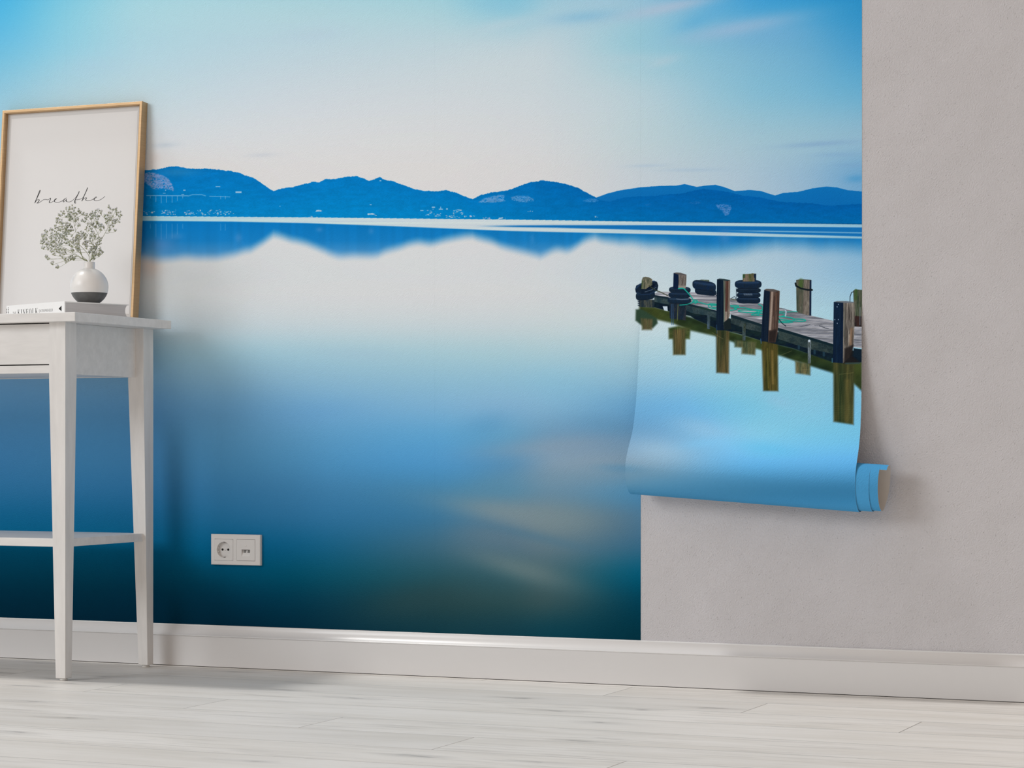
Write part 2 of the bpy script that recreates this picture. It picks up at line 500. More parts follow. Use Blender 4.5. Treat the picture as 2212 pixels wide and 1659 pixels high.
def soft_poly(px, py, pts, soft):
    """coverage 0..1 of a polygon with soft edge (soft = width of the edge)"""
    P = np.array(pts, float)
    x0, y0 = P.min(0) - soft - 1
    x1, y1 = P.max(0) + soft + 1
    sel = (px > x0) & (px < x1) & (py > y0) & (py < y1)
    if not sel.any():
        return None, None
    x, y = px[sel], py[sel]
    inside = np.zeros(x.shape, bool)
    d2 = np.full(x.shape, 1e12)
    for k in range(len(P)):
        (ax, ay), (bx, by) = P[k], P[(k + 1) % len(P)]
        cond = ((ay > y) != (by > y))
        if by != ay:
            inside ^= cond & (x < (bx - ax) * (y - ay) / (by - ay) + ax)
        ex, ey = bx - ax, by - ay
        L2 = ex * ex + ey * ey + 1e-9
        t = np.clip(((x - ax) * ex + (y - ay) * ey) / L2, 0, 1)
        d2 = np.minimum(d2, (x - ax - t * ex) ** 2 + (y - ay - t * ey) ** 2)
    d = np.sqrt(d2) * np.where(inside, 1, -1)
    return sel, smooth(0.5 + d / max(soft, 1e-3))


def soft_line(px, py, pts, width, soft):
    P = np.array(pts, float)
    m = width + soft + 1
    x0, y0 = P.min(0) - m
    x1, y1 = P.max(0) + m
    sel = (px > x0) & (px < x1) & (py > y0) & (py < y1)
    if not sel.any():
        return None, None
    x, y = px[sel], py[sel]
    d2 = np.full(x.shape, 1e12)
    for (ax, ay), (bx, by) in zip(P, P[1:]):
        ex, ey = bx - ax, by - ay
        t = np.clip(((x - ax) * ex + (y - ay) * ey) / (ex * ex + ey * ey + 1e-9), 0, 1)
        d2 = np.minimum(d2, (x - ax - t * ex) ** 2 + (y - ay - t * ey) ** 2)
    return sel, smooth(0.5 + (width / 2 - np.sqrt(d2)) / soft)


def blend(img, sel, a, col):
    """col: constant, or array for the selected texels"""
    if sel is None:
        return
    c = np.asarray(col, np.float32)
    img[sel] = img[sel] * (1 - a[:, None]) + c * a[:, None]


def streak(img, px, py, p0, p1, w, col, alpha):
    """soft gaussian brush stroke"""
    (ax, ay), (bx, by) = p0, p1
    m = 3 * w + 0.5 * math.hypot(bx - ax, by - ay)
    sel = (px > min(ax, bx) - m) & (px < max(ax, bx) + m) & (py > min(ay, by) - m) & (py < max(ay, by) + m)
    if not sel.any():
        return
    x, y = px[sel], py[sel]
    ex, ey = bx - ax, by - ay
    L = math.hypot(ex, ey)
    t = ((x - ax) * ex + (y - ay) * ey) / (L * L)
    d = np.abs((x - ax) * ey - (y - ay) * ex) / L
    env = np.exp(-((t - 0.5) / 0.36) ** 2) * np.exp(-(d / w) ** 2)
    blend(img, sel, (env * alpha).astype(np.float32), col)


def picture(px, py, pier=True):
    """sRGB colours of the print at chart points"""
    px = px.astype(np.float32)
    py = py.astype(np.float32)
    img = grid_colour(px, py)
    # ---- clouds
    for p0, p1, w, col, al in [
        ((1160,46),(1370,26),14,(120,180,213),.5), ((1300,46),(1590,-14),13,(178,193,213),.68), ((980,6),(1160,16),15,(140,194,217),.35),
        ((1420,94),(1780,26),18,(160,188,215),.68), ((1440,70),(1560,25),16,(70,165,218),.3), ((1560,88),(1800,60),22,(128,178,214),.35),
        ((1380,150),(1480,118),10,(190,205,216),.35), ((1660,318),(1880,304),6,(128,165,202),.55), ((1740,336),(1880,332),5,(130,170,205),.45),
        ((1790,358),(1880,356),5,(125,168,204),.5), ((1340,360),(1460,356),4,(165,190,210),.4), ((1400,368),(1600,366),4,(160,188,210),.4),
        ((520,337),(610,333),5,(192,198,205),.45), ((320,316),(395,311),6,(180,192,202),.5), ((320,342),(352,340),12,(205,192,185),.35),
        ((1000,70),(1180,34),12,(200,210,216),.3), ((1240,130),(1500,125),14,(190,206,216),.25), ((1820,388),(1880,384),8,(70,150,200),.6),
        ((600,82),(760,66),16,(176,196,214),.25), ((100,150),(300,140),24,(170,196,214),.2)]:
        streak(img, px, py, p0, p1, w, col, al)
    # ---- water: soft warm cloud reflections low in the lake
    for p0, p1, w, col, al in [
        ((900,1075),(1290,1136),26,(130,145,148),.66), ((1060,1112),(1340,1128),26,(116,137,144),.4), ((980,1186),(1270,1272),25,(116,132,130),.56),
        ((930,1146),(1150,1168),22,(100,122,132),.3), ((980,982),(1400,946),22,(140,158,174),.5), ((1020,1026),(1420,1042),26,(116,147,165),.35),
        ((960,1112),(1330,1200),12,(60,112,142),.3), ((960,1066),(1140,1036),20,(96,138,160),.25), ((740,1336),(1040,1262),36,(44,70,72),.4),
        ((1270,1008),(1420,1016),10,(84,142,178),.45), ((1200,900),(1420,938),20,(94,148,182),.3), ((980,935),(1120,902),26,(80,145,190),.3),
        ((560,910),(800,880),24,(104,160,204),.35), ((640,760),(900,770),14,(160,190,208),.3),
        ((1430,905),(1600,945),20,(150,188,214),.4), ((1330,962),(1520,984),26,(160,188,204),.42), ((1640,850),(1720,880),14,(142,190,216),.5),
        ((1560,955),(1760,985),16,(92,178,228),.5), ((1450,965),(1600,950),10,(120,185,222),.4)]:
        streak(img, px, py, p0, p1, w, col, al)
    band = py < 600
    if band.any():
        x, y = px, py
        shore = np.interp(x, SHORE[:, 0], SHORE[:, 1])
        jag = (vnoise(x * .45, x * 0, 5) - .5) * 1.3 + (vnoise(x * .15, x * 0, 6) - .5) * 1.2
        rid = np.interp(x, RIDGE[:, 0], RIDGE[:, 1]) + jag
        rib = np.interp(x, RIDGE_B[:, 0], RIDGE_B[:, 1], left=600) + jag * .3
        # reflection of the hills
        lo = np.interp(x, REFL[:, 0], REFL[:, 1])
        fadeR = np.interp(x, [1300, 1560, 1900], [1, .97, .9])
        wide = np.interp(x, [1250, 1500], [30, 54])
        lo = lo + (vnoise(x * .03, x * 0, 14) - .5) * 10
        a = smooth((lo + wide * .42 - y) / wide) * (y > shore) * fadeR
        deep = np.stack([np.interp(y, [470, 520, 560], [2, 22, 92]), np.interp(y, [470, 520, 560], [114, 124, 152]), np.interp(y, [470, 520, 560], [184, 190, 200])], -1)
        right = smooth((x - 1380) / 250)[..., None]
        deep = deep * (1 - right) + (deep * np.array([.6, .93, .97])) * right
        deep *= (1 + (vnoise(x * .12, y * .01, 8) - .5) * .05)[..., None]
        img = img * (1 - a[..., None]) + deep * a[..., None]
        # bright band and streaks of wind on the water below the shore
        blo = np.interp(x, BAND_LO[:, 0], BAND_LO[:, 1])
        a = smooth((blo - y) / 3.0 + .5) * (y > shore) * np.interp(x, [1550, 1860], [1, .82])
        bcol = np.stack([np.interp(x, [300, 600, 1000, 1862], [160, 192, 205, 172]), np.interp(x, [300, 600, 1000, 1862], [203, 213, 215, 206]), np.interp(x, [300, 600, 1000, 1862], [218, 222, 219, 219])], -1)
        bcol = bcol * (1 + (vnoise(x * .004, y * 1.1, 9) - .5) * .10)[..., None]
        img = img * (1 - a[..., None]) + bcol * a[..., None]
        # blue streak between the bright bands, opening to the right
        up = np.interp(x, [1020, 1200, 1398, 1640, 1862], [487.5, 486.5, 486.5, 489, 491.5])
        dn = np.interp(x, [1020, 1200, 1398, 1640, 1862], [489.5, 492, 497, 504, 511])
        a = smooth((y - up) / 2.5 + .5) * smooth((dn - y) / 3 + .5) * smooth((x - 1010) / 120)
        img = img * (1 - a[..., None]) + np.array([20, 112, 182.]) * a[..., None]
        a = np.exp(-((y - np.interp(x, [1500, 1862], [497, 503])) / 1.4) ** 2) * smooth((x - 1540) / 120) * .75
        img = img * (1 - a[..., None]) + np.array([150, 196, 220.]) * a[..., None]
        # far ridge, then the near hills
        a = smooth(y - rib + .5) * (y < shore)
        t = np.clip((y - rib) / 60, 0, 1)[..., None]
        img = img * (1 - a[..., None]) + (np.array([12, 112, 182.]) * (1 - t) + np.array([8, 104, 176.]) * t) * a[..., None]
        a = smooth(y - rid + .5) * (y <= shore + .3)
        t = np.clip((y - rid) / (shore - rid + 1), 0, 1)
        tex = 1 + (vnoise(x * .35, y * .8, 11) - .5) * .07 + (vnoise(x * .06, y * .2, 12) - .5) * .07
        base = np.stack([np.interp(x, [300, 700, 1300, 1500], [2, 2, 0, 0]), np.interp(x, [300, 700, 1000, 1180, 1300, 1500], [112, 120, 118, 104, 102, 94]), np.interp(x, [300, 700, 1000, 1180, 1300, 1500], [182, 190, 188, 176, 174, 167])], -1)
        low = base + np.array([0, 12, 6])
        hill = (base * (1 - t[..., None]) + low * t[..., None]) * tex[..., None]
        # paler slope near the left summit
        g = np.exp(-((x - 385) / 45) ** 2 - ((y - 372) / 9) ** 2)[..., None]
        hill = hill * (1 - .5 * g) + np.array([50, 130, 180]) * .5 * g
        img = img * (1 - a[..., None]) + hill * a[..., None]
        # dark waterline
        a = np.exp(-((y - shore) / 1.0) ** 2) * .5 * smooth((x - 1200) / 300)
        img = img * (1 - a[..., None]) + np.array([0, 50, 95.]) * a[..., None]
        # quarry and rock faces
        for pts, col, al in [
            ([(308,376),(322,372),(338,374),(352,379),(364,386),(372,398),(376,410),(374,413),(366,410),(352,407),(338,409),(330,408),(318,398),(308,392)], (132,150,196), .85),
            ([(1033,437),(1045,429),(1062,424),(1080,421),(1091,422),(1088,430),(1092,434),(1078,437),(1060,438),(1042,438)], (120,160,208), .75),
            ([(1104,426),(1116,423),(1140,423),(1152,429),(1154,434),(1138,437),(1116,436),(1106,432)], (120,160,208), .65),
            ([(1258,434),(1272,429),(1284,428),(1294,434),(1284,437),(1266,436)], (96,150,205), .55),
            ([(1546,442),(1564,441),(1578,444),(1580,450),(1574,464),(1566,466),(1560,456),(1550,449)], (128,150,205), .55),
            ([(1488,438),(1506,435),(1516,438),(1502,441)], (50,120,190), .6), ([(1392,442),(1404,440),(1406,443),(1396,444)], (50,120,190), .5)]:
            sel, a = soft_poly(px, py, pts, 3)
            if sel is not None:
                n = vnoise(px[sel] * .5, py[sel] * .9, 21)
                blend(img, sel, a * al * smooth(n * 2.2 - .25), np.array(col) * (0.9 + .2 * vnoise(px[sel] * .2, py[sel] * .4, 22))[:, None])
        # viaduct
        for pts, w, al in [([(317,422.5),(406,423)],1.6,.75), ([(453,424),(497,425.5)],1.3,.7), ([(407,423.5),(416,420.5),(436,420.5),(444,423)],2.2,.5)]:
            sel, a = soft_line(px, py, pts, w, 1.0)
            if sel is not None: blend(img, sel, a * al, (150,190,222))
        for xx, y2 in [(325,428),(337,436),(348.5,438.5),(360,437.5),(372,437.5),(383.5,433.5),(395,428),(477,430),(487,430)]:
            sel, a = soft_line(px, py, [(xx, 424), (xx, y2)], 1.2, 1.0)
            if sel is not None: blend(img, sel, a * .65, (150,185,220))
            sel, a = soft_line(px, py, [(xx, 484), (xx, 484 + (y2 - 424) * 2.3)], 1.4, 1.6)
            if sel is not None: blend(img, sel, a * .35, (130,175,215))
        # houses along the shore
        hr = random.Random(11)
        def house(xx, yy, w, h, c=None, al=.8):
            sel, a = soft_poly(px, py, [(xx, yy), (xx + w, yy), (xx + w, yy + h), (xx, yy + h)], 1.1)
            if sel is not None: blend(img, sel, a * al, c or hr.choice([(205,205,215),(185,190,215),(215,205,205),(170,170,205)]))
        for x0, x1, y0, y1, n in [(308,350,455,463,16),(350,380,453,463,24),(394,425,454,463,20),(425,474,452,464,26),(474,505,455,463,14),(676,696,453,457,7),(918,936,450,467,12),
                                  (934,954,460,468,16),(957,980,464,469,12),(978,998,452,470,22),(1000,1026,465,468,12),(1040,1060,469,472,8),(792,812,460,465,7),(660,700,466,469,8),(1074,1092,469,473,6),(1140,1156,453,457,4),(1282,1292,466,469,3)]:
            for _ in range(n):
                house(hr.uniform(x0, x1), hr.uniform(y0, y1), hr.uniform(1.5, 4), hr.uniform(1, 2.2), al=hr.uniform(.45, .9))
        for b_ in [(933,446.5,7,2.6),(948,451,9,2),(951.5,446.5,1.4,5),(964,450,3.5,3),(908,454,7,1.6),(466,402.5,10,1.4),(509,413.5,13,3.5),(820,389.5,4,2),(392,419.5,6,1.2),(352,417,6,1),(357,410,2,2),(604,445,2,1.4),(799,441.5,4,1.6),(1078,470,7,3),(683,454,11,3),(794,461,15,3),(396,410,5,2)]:
            house(*b_, (190,205,225), .8)
        for xx, w_, y0, y1, al in [(515,8,500,528,.25),(380,16,500,520,.2),(690,7,489,503,.25),(802,6,490,508,.2),(1565,14,488,535,.22),(1150,5,502,530,.15)]:
            streak(img, px, py, (xx, y0), (xx, y1), w_, (150,165,210), al)
        g = np.exp(-((x - 345) / 34) ** 2 - ((y - 528) / 17) ** 2) * .45
        img = img * (1 - g[..., None]) + np.array([105, 140, 190.]) * g[..., None]
        g = np.exp(-((x - 322) / 26) ** 2 - ((y - 574) / 24) ** 2) * .6
        img = img * (1 - g[..., None]) + np.array([212, 190, 176.]) * g[..., None]
    if pier and (px > 1350).any():
        draw_pier(img, px, py)
    return np.clip(img, 0, 255)


def draw_pier(img, px, py):
    """the wooden pier with tyres round its posts; coordinates of a sub-chart, 4.254 units per chart unit"""
    K = 4.2538
    u, v = (px - 1360) * K, (py - 570) * K
    sub = (u > -20) & (u < 2300) & (v > -10) & (v < 1640)
    if not sub.any():
        return
    def poly(pts, col, soft=3, al=1.0, grain=None, gs=(.06, .006), seed=1):
        sel, a = soft_poly(u, v, pts, soft)
        if sel is None: return
        c = np.array(col, float)
        if grain is not None:
            n = vnoise(u[sel] * gs[0], v[sel] * gs[1], seed)
            n2 = vnoise(u[sel] * gs[0] * 3.1, v[sel] * gs[1] * 3.1, seed + 50)
            f = .65 * n + .35 * n2
            f = np.clip((f - .5) * 1.7 + .5, 0, 1)
            c = c * (1 - f[:, None]) + np.array(grain, float) * f[:, None]
            n3 = vnoise(u[sel] * gs[0] * 5, v[sel] * gs[1] * 7, seed + 90)
            c = c * (0.84 + 0.30 * n3[:, None])
        blend(img, sel, a * al, c)
    def line(pts, w, col, soft=3, al=1.0):
        sel, a = soft_line(u, v, pts, w, soft)
        if sel is not None: blend(img, sel, a * al, col)
    olive, olive2 = (30, 46, 28), (66, 76, 36)
    # --- reflections (soft)
    poly([(90,385),(230,395),(390,440),(600,500),(800,585),(1000,640),(1220,700),(1500,770),(1870,890),(2140,900),(2140,1175),(2060,1100),(1870,1003),(1700,950),(1520,892),(1400,850),(1210,792),(1000,735),(900,702),(780,662),(640,630),(560,612),(390,545),(250,512),(150,515),(90,490)], olive, 34, 1, olive2, (.004,.004), 3)
    poly([(58,420),(110,415),(250,500),(258,545),(215,590),(105,560),(55,520)], (45,66,50), 26)
    poly([(105,500),(210,510),(205,606),(115,606)], (70,76,48), 30, 1, (100,84,60), (.05,.004), 4)
    poly([(358,590),(450,570),(560,590),(552,690),(360,690)], (42,62,30), 28, 1, (80,86,50), (.01,.02), 5)
    poly([(395,600),(515,600),(513,836),(400,836)], (50,60,38), 28, 1, (96,84,52), (.035,.003), 6)
    poly([(795,600),(916,610),(913,1008),(797,1000)], (44,54,34), 28, 1, (92,80,50), (.03,.002), 7)
    poly([(962,700),(1160,720),(1155,838),(1030,826),(1030,770),(965,764)], (64,78,56), 30, 1, (96,92,60), (.03,.004), 8)
    poly([(1212,700),(1362,720),(1366,1170),(1228,1168)], (54,56,26), 28, 1, (86,76,38), (.03,.002), 9)
    line([(1310,800),(1318,1100)], 16, (150,122,70), 18, .5)
    line([(1265,780),(1275,1140)], 10, (130,115,55), 14, .5)
    poly([(1522,890),(1662,920),(1660,1024),(1525,1005)], (70,80,56), 30, 1, (115,105,70), (.03,.004), 10)
    poly([(1872,900),(2066,920),(2058,1478),(1874,1450)], (42,54,32), 30, 1, (78,74,42), (.02,.0015), 11)
    line([(2000,1080),(1995,1430)], 46, (104,94,52), 40, .5)
    for yy in range(1310, 1420, 18): line([(1880,yy),(2050,yy-6)], 2, (120,112,60), 4, .35)
    # --- dark void and beams under the deck
    poly([(90,330),(225,330),(360,360),(560,440),(800,470),(1220,580),(1400,640),(1875,790),(2140,800),(2140,905),(1870,905),(1500,775),(1210,705),(1000,640),(790,590),(600,508),(560,480),(380,440),(230,400),(90,392)], (10,24,40), 8, 1, (22,40,40), (.01,.02), 12)
    poly([(303,390),(347,390),(350,433),(318,428)], (190,205,220), 4)
    poly([(225,288),(352,308),(540,368),(800,432),(800,500),(700,470),(600,460),(520,430),(352,372),(228,350)], (32,52,60), 4, 1, (56,72,74), (.03,.02), 13)
    poly([(930,470),(1222,562),(1222,630),(1080,600),(930,545)], (34,50,54), 4, 1, (58,70,70), (.03,.02), 14)
    poly([(1365,600),(1872,742),(1872,828),(1640,780),(1365,690)], (32,48,52), 4, 1, (54,68,66), (.02,.02), 15)
    poly([(2060,775),(2140,785),(2140,880),(2060,850)], (16,32,44), 4)
    # --- deck
    poly([(212,284),(262,256),(352,257),(560,262),(800,268),(930,315),(1200,362),(1400,408),(1540,442),(1680,478),(1875,524),(2140,580),(2140,776),(1870,742),(1370,592),(1220,560),(940,468),(800,430),(540,364),(352,306)], (110,113,120), 3, 1, (184,184,190), (.004,.06), 16)
    for k, (pa, pb) in enumerate([((230,275),(560,300)),((560,290),(800,298)),((560,325),(800,335)),((930,345),(1215,395)),((930,365),(1230,440)),((930,440),(1230,480)),((1385,440),(1640,462)),((1400,470),(1780,505)),((1500,505),(1875,545)),
                                  ((1420,560),(1875,580)),((1500,600),(1875,612)),((1560,632),(1875,640)),((1640,660),(1875,668)),((1700,690),(1875,700)),((1760,712),(1875,720)),((2066,610),(2135,612)),((2066,650),(2135,655)),((2066,700),(2135,708)),((2066,735),(2135,742)),((600,385),(790,410)),((970,480),(1215,520))]):
        line([pa, pb], 4, (74, 80, 96), 5, .75)
    poly([(215,284),(352,306),(540,364),(800,430),(800,446),(540,384),(352,324),(222,300)], (24,40,50), 4)
    poly([(930,464),(1222,556),(1222,580),(930,490)], (20,38,46), 4)
    poly([(1362,586),(1872,738),(1872,762),(1362,612)], (16,36,44), 4)
    poly([(420,255),(600,262),(610,272),(420,266)], (150,148,160), 4)
    # moss and far fringe
    line([(930,322),(1010,340),(1130,362)], 7, (72,92,62), 8, .7)
    line([(1480,445),(1600,455)], 6, (98,100,92), 8, .7)
    line([(640,400),(740,425)], 8, (28,70,40), 10, .7)
    # stakes
    poly([(713,465),(741,465),(738,600),(713,600)], (72,92,108), 4, 1, (44,60,62), (.05,.02), 17)
    poly([(1036,548),(1068,548),(1064,705),(1036,705)], (66,84,92), 4, 1, (50,58,44), (.05,.02), 18)
    poly([(1637,702),(1668,702),(1664,915),(1637,915)], (110,124,134), 4, 1, (54,64,56), (.08,.02), 19)
    line([(1651,704),(1651,712)], 18, (190,205,215), 5)
    for xx, yy in [(1555,765),(1785,830),(1700,810)]: line([(xx,yy-12),(xx,yy+12)], 20, (36,62,76), 8, .8)
    # --- tyres
    def tyre(x0, x1, y0, y1, tilt=0, col=(17,34,54), hi=(50,74,104), seed=30):
        n = 22
        cx, cy, hw, hh = (x0 + x1) / 2, (y0 + y1) / 2, (x1 - x0) / 2, (y1 - y0) / 2
        pts = []
        for k in range(n):
            t = 2 * PI * k / n
            cxp, cyp = math.cos(t), math.sin(t)
            q = math.copysign(abs(cxp) ** .45, cxp) * hw, math.copysign(abs(cyp) ** .75, cyp) * hh
            pts.append((cx + q[0], cy + q[1] + tilt * q[0]))
        poly(pts, col, 4, 1, (24, 38, 52), (.05, .05), seed)
        line([(x0 + hw * .22, cy - hh * .45 - tilt * hw * .7), (cx, cy - hh * .38), (x1 - hw * .25, cy - hh * .45 + tilt * hw * .7)], hh * .38, hi, hh * .6, .55)
        line([(x0 + hw * .2, y1 - 3 - tilt * hw * .7), (x1 - hw * .2, y1 - 3 + tilt * hw * .7)], 3, (6, 14, 26), 5, .8)
    # far left post with two tilted tyres
    poly([(85,330),(228,330),(225,402),(90,396)], (30,44,54), 6, 1, (84,84,72), (.06,.01), 31)
    for yy in (345, 362, 380): line([(80, yy), (94, yy)], 9, (20,34,50), 4)
    tyre(58, 232, 248, 332, -.10, (15,32,52), (46,72,104), 32)
    poly([(52,232),(62,200),(105,178),(180,158),(225,154),(252,166),(264,200),(256,240),(215,272),(150,290),(90,284),(58,262)], (14,28,46), 4, 1, (24,38,54), (.05,.05), 33)
    poly([(92,215),(140,192),(215,178),(235,190),(222,212),(165,232),(105,240)], (8,20,38), 6)
    line([(60,225),(95,190),(180,162),(230,160)], 9, (44,72,112), 8, .7)
    line([(66,262),(110,282),(180,278),(235,252)], 8, (40,66,100), 9, .6)
    line([(140,258),(200,240),(245,215)], 4, (150,170,190), 4, .6)
    poly([(106,232),(112,150),(122,124),(145,119),(176,124),(208,142),(208,196),(175,212),(150,232)], (64,72,56), 4, 1, (132,126,106), (.09,.02), 34)
    poly([(112,150),(122,124),(145,119),(176,124),(208,142),(190,150),(165,138),(140,136)], (96,96,82), 4)
    line([(110,225),(118,160)], 12, (62,84,50), 8, .7)
    line([(178,200),(225,235),(290,262),(350,292)], 7, (58,62,40), 5)
    line([(215,225),(255,250)], 10, (40,52,50), 6)
    # second post
    poly([(362,360),(520,360),(516,520),(370,500)], (22,36,50), 6, 1, (48,50,56), (.05,.01), 35)
    for xx in (384, 398): line([(xx, 370), (xx + 3, 560)], 7, (48,84,124), 6, .7)
    line([(445,375),(442,430),(438,520)], 5, (130,140,80), 5, .7)
    poly([(400,215),(404,84),(432,80),(452,96),(448,228)], (12,28,54), 3)
    poly([(447,232),(450,96),(470,88),(522,100),(522,150),(516,225)], (86,80,76), 3, 1, (136,129,121), (.08,.012), 36)
    poly([(404,84),(430,79),(470,82),(522,99),(516,106),(452,100)], (88,84,84), 3)
    line([(492,110),(488,180)], 7, (72,62,58), 6, .8)
    tyre(362, 561, 210, 268, .02, seed=37); tyre(356, 560, 260, 314, .02, seed=38); tyre(349, 566, 308, 364, .02, (20,40,60), (66,88,114), 39)
    poly([(400,205),(450,205),(447,232),(402,228)], (12,28,54), 3); poly([(447,200),(518,200),(515,226),(447,232)], (140,132,124), 3)
    line([(430,322),(480,328),(545,322)], 6, (130,146,166), 5, .55)
    # tyres behind the third post
    poly([(645,148),(660,144),(732,148),(732,180),(645,176)], (84,98,88), 3, 1, (112,118,104), (.06,.02), 40)
    tyre(600, 798, 224, 288, .10, seed=41); tyre(577, 794, 156, 248, .14, (18,38,64), (52,80,118), 42)
    line([(760,262),(800,290)], 6, (16,28,44), 4)
    # stack of four tyres
    poly([(1038,170),(1040,96),(1120,90),(1122,86),(1163,90),(1162,168)], (74,82,50), 3, 1, (118,102,88), (.05,.006), 43)
    poly([(1140,96),(1163,90),(1162,168),(1150,168)], (20,34,54), 4)
    poly([(1040,96),(1060,94),(1058,165),(1040,165)], (52,78,50), 5)
    tyre(984, 1202, 302, 364, .02, seed=44); tyre(984, 1204, 260, 314, .0, seed=45); tyre(980, 1206, 220, 268, .0, (16,30,46), (38,54,72), 46); tyre(966, 1213, 148, 228, .0, (18,38,62), (54,82,118), 47)
    poly([(1040,130),(1150,130),(1150,162),(1040,162)], (78,84,52), 5, 1, (120,104,90), (.05,.006), 43)
    for xx in range(1050, 1130, 9): line([(xx, 274), (xx + 4, 288)], 4, (160,175,190), 4, .7)
    line([(980,225),(980,330),(965,300),(930,318)], 4, (14,26,40), 4)
    # ropes on the deck
    teal, teal2 = (30,168,148), (16,124,116)
    def rope(pts, w=8, c=teal):
        q = spline([(a, b, 0) for a, b in pts], 5)
        line([(p.x, p.y + 3) for p in q], w, teal2, 4, .8)
        line([(p.x, p.y) for p in q], w * .7, c, 3)
    rope([(448,226),(490,224),(520,248),(565,300),(592,345)], 10)
    rope([(592,345),(640,352),(720,372),(800,378)]); rope([(460,378),(520,372),(590,352),(625,352)], 6); rope([(575,350),(600,330),(625,345),(600,362)], 9)
    rope([(800,368),(735,366),(724,384),(745,404),(800,415)]); rope([(800,382),(750,380),(765,396),(800,400)], 6)
    rope([(925,380),(1000,384),(985,395),(930,392)]); rope([(925,425),(985,416),(960,404),(1040,400),(1110,415),(1215,425)]); rope([(1215,448),(1080,445),(998,433),(1040,422),(1130,425),(1225,432)])
    rope([(1185,370),(1215,386),(1220,412),(1195,440),(1165,452)], 9); rope([(1225,475),(1160,470),(1118,466),(1150,455),(1225,452)]); rope([(1150,448),(1178,440),(1188,462),(1165,468)], 10)
    rope([(1368,432),(1430,440),(1560,438),(1620,452)], 6); rope([(1368,448),(1410,452),(1432,470),(1400,478)]); rope([(1366,484),(1440,486),(1505,502),(1500,522),(1420,530),(1366,520)], 10)
    rope([(1366,505),(1480,520),(1580,526),(1618,520),(1590,508),(1510,506)], 9); rope([(1366,535),(1440,540),(1500,536)], 6)
    line([(1425,415),(1438,440),(1432,478)], 12, (168,180,196), 5)
    line([(1375,408),(1420,414),(1440,420)], 4, (50,58,66), 4); line([(1370,505),(1400,545),(1435,572)], 7, (22,36,46), 4)
    line([(1560,578),(1640,562),(1660,556)], 4, (70,74,84), 4); line([(1745,570),(1800,590),(1828,596)], 5, (44,52,60), 4); line([(1700,566),(1770,562)], 4, (80,84,94), 4)
    # third post
    poly([(795,610),(803,142),(826,136),(862,148),(868,610)], (10,24,40), 4, 1, (20,36,52), (.07,.002), 48)
    poly([(862,148),(925,152),(922,300),(920,480),(880,570),(866,600)], (72,64,56), 4, 1, (140,127,116), (.08,.004), 49)
    line([(898,160),(896,280),(886,430)], 20, (72,40,34), 12, .8); line([(868,160),(872,420),(866,560)], 9, (98,122,108), 8, .7)
    poly([(803,142),(826,135),(870,138),(926,150),(900,158),(862,152)], (40,58,62), 3)
    poly([(862,540),(912,500),(930,545),(935,600),(868,610)], (24,34,36), 10)
    line([(800,560),(803,640)], 5, (50,90,130), 6, .6)
    # fourth post
    poly([(1205,712),(1236,240),(1258,230),(1292,252),(1276,712)], (10,24,42), 4, 1, (20,34,50), (.07,.002), 51)
    poly([(1290,250),(1330,238),(1380,250),(1374,440),(1360,640),(1340,722),(1272,722)], (58,46,42), 4, 1, (98,80,70), (.09,.004), 52)
    line([(1310,262),(1302,440),(1290,600)], 20, (178,160,146), 12, .75); line([(1330,300),(1318,480)], 8, (46,32,30), 7, .7); line([(1352,270),(1345,420)], 14, (130,86,64), 12, .3)
    poly([(1236,240),(1258,229),(1320,232),(1380,248),(1340,256),(1290,254)], (86,80,78), 3)
    poly([(1280,620),(1350,600),(1340,722),(1274,722)], (30,26,26), 26, .8)
    line([(1204,690),(1210,730)], 8, (60,100,140), 6, .7)
    # fifth post (far side) with a tie of rope
    poly([(1530,150),(1560,143),(1606,146),(1600,462),(1548,446),(1534,430)], (56,66,54), 4, 1, (92,92,80), (.06,.006), 53)
    poly([(1604,146),(1656,148),(1654,474),(1590,462)], (84,78,72), 4, 1, (132,124,112), (.09,.008), 54)
    poly([(1655,148),(1671,150),(1669,476),(1652,474)], (20,34,56), 4)
    line([(1575,155),(1570,210)], 40, (72,98,46), 26, .7); line([(1575,270),(1565,380)], 22, (84,80,66), 22, .6)
    line([(1535,150),(1600,144),(1668,150)], 5, (70,74,64), 5)
    line([(1524,178),(1530,202),(1575,226),(1640,240),(1676,240)], 15, (16,26,32), 6)
    line([(1660,228),(1680,240)], 9, (16,26,32), 5)
    # sixth post (far right) and the big front post
    poly([(2055,245),(2075,235),(2145,240),(2145,578),(2066,574)], (52,66,50), 4, 1, (98,98,82), (.07,.006), 55)
    poly([(2062,478),(2145,482),(2145,578),(2066,574)], (58,36,34), 14, .9, (30,26,30), (.07,.01), 56)
    line([(2080,245),(2078,320)], 26, (54,84,38), 20, .7); line([(2118,400),(2116,560)], 8, (120,130,140), 8, .6)
    line([(2025,345),(2026,300),(2040,262),(2060,256)], 6, (24,32,36), 4)
    poly([(1868,905),(1876,350),(1905,343),(1970,350),(1966,915)], (10,26,48), 4, 1, (18,36,56), (.06,.002), 57)
    poly([(1964,352),(2066,352),(2070,480),(2064,640),(2055,760),(2020,860),(1960,915)], (68,64,60), 4, 1, (144,136,126), (.08,.006), 58)
    poly([(1876,350),(1905,342),(1990,342),(2066,350),(2050,360),(1965,358)], (104,110,116), 3)
    line([(2010,365),(2016,440),(2026,530),(2022,640)], 6, (44,40,38), 5, .85)
    line([(1974,370),(1976,700)], 10, (92,98,88), 10, .5); line([(2040,600),(2030,740)], 24, (132,98,70), 24, .6)
    poly([(1975,780),(2058,740),(2050,850),(2120,905),(1965,918)], (30,26,26), 26, .85)
    for xx, yy in [(1918,372),(1907,395),(1918,512),(1908,546),(1886,512)]: line([(xx, yy - 2), (xx, yy + 2)], 6, (170,190,215), 4)
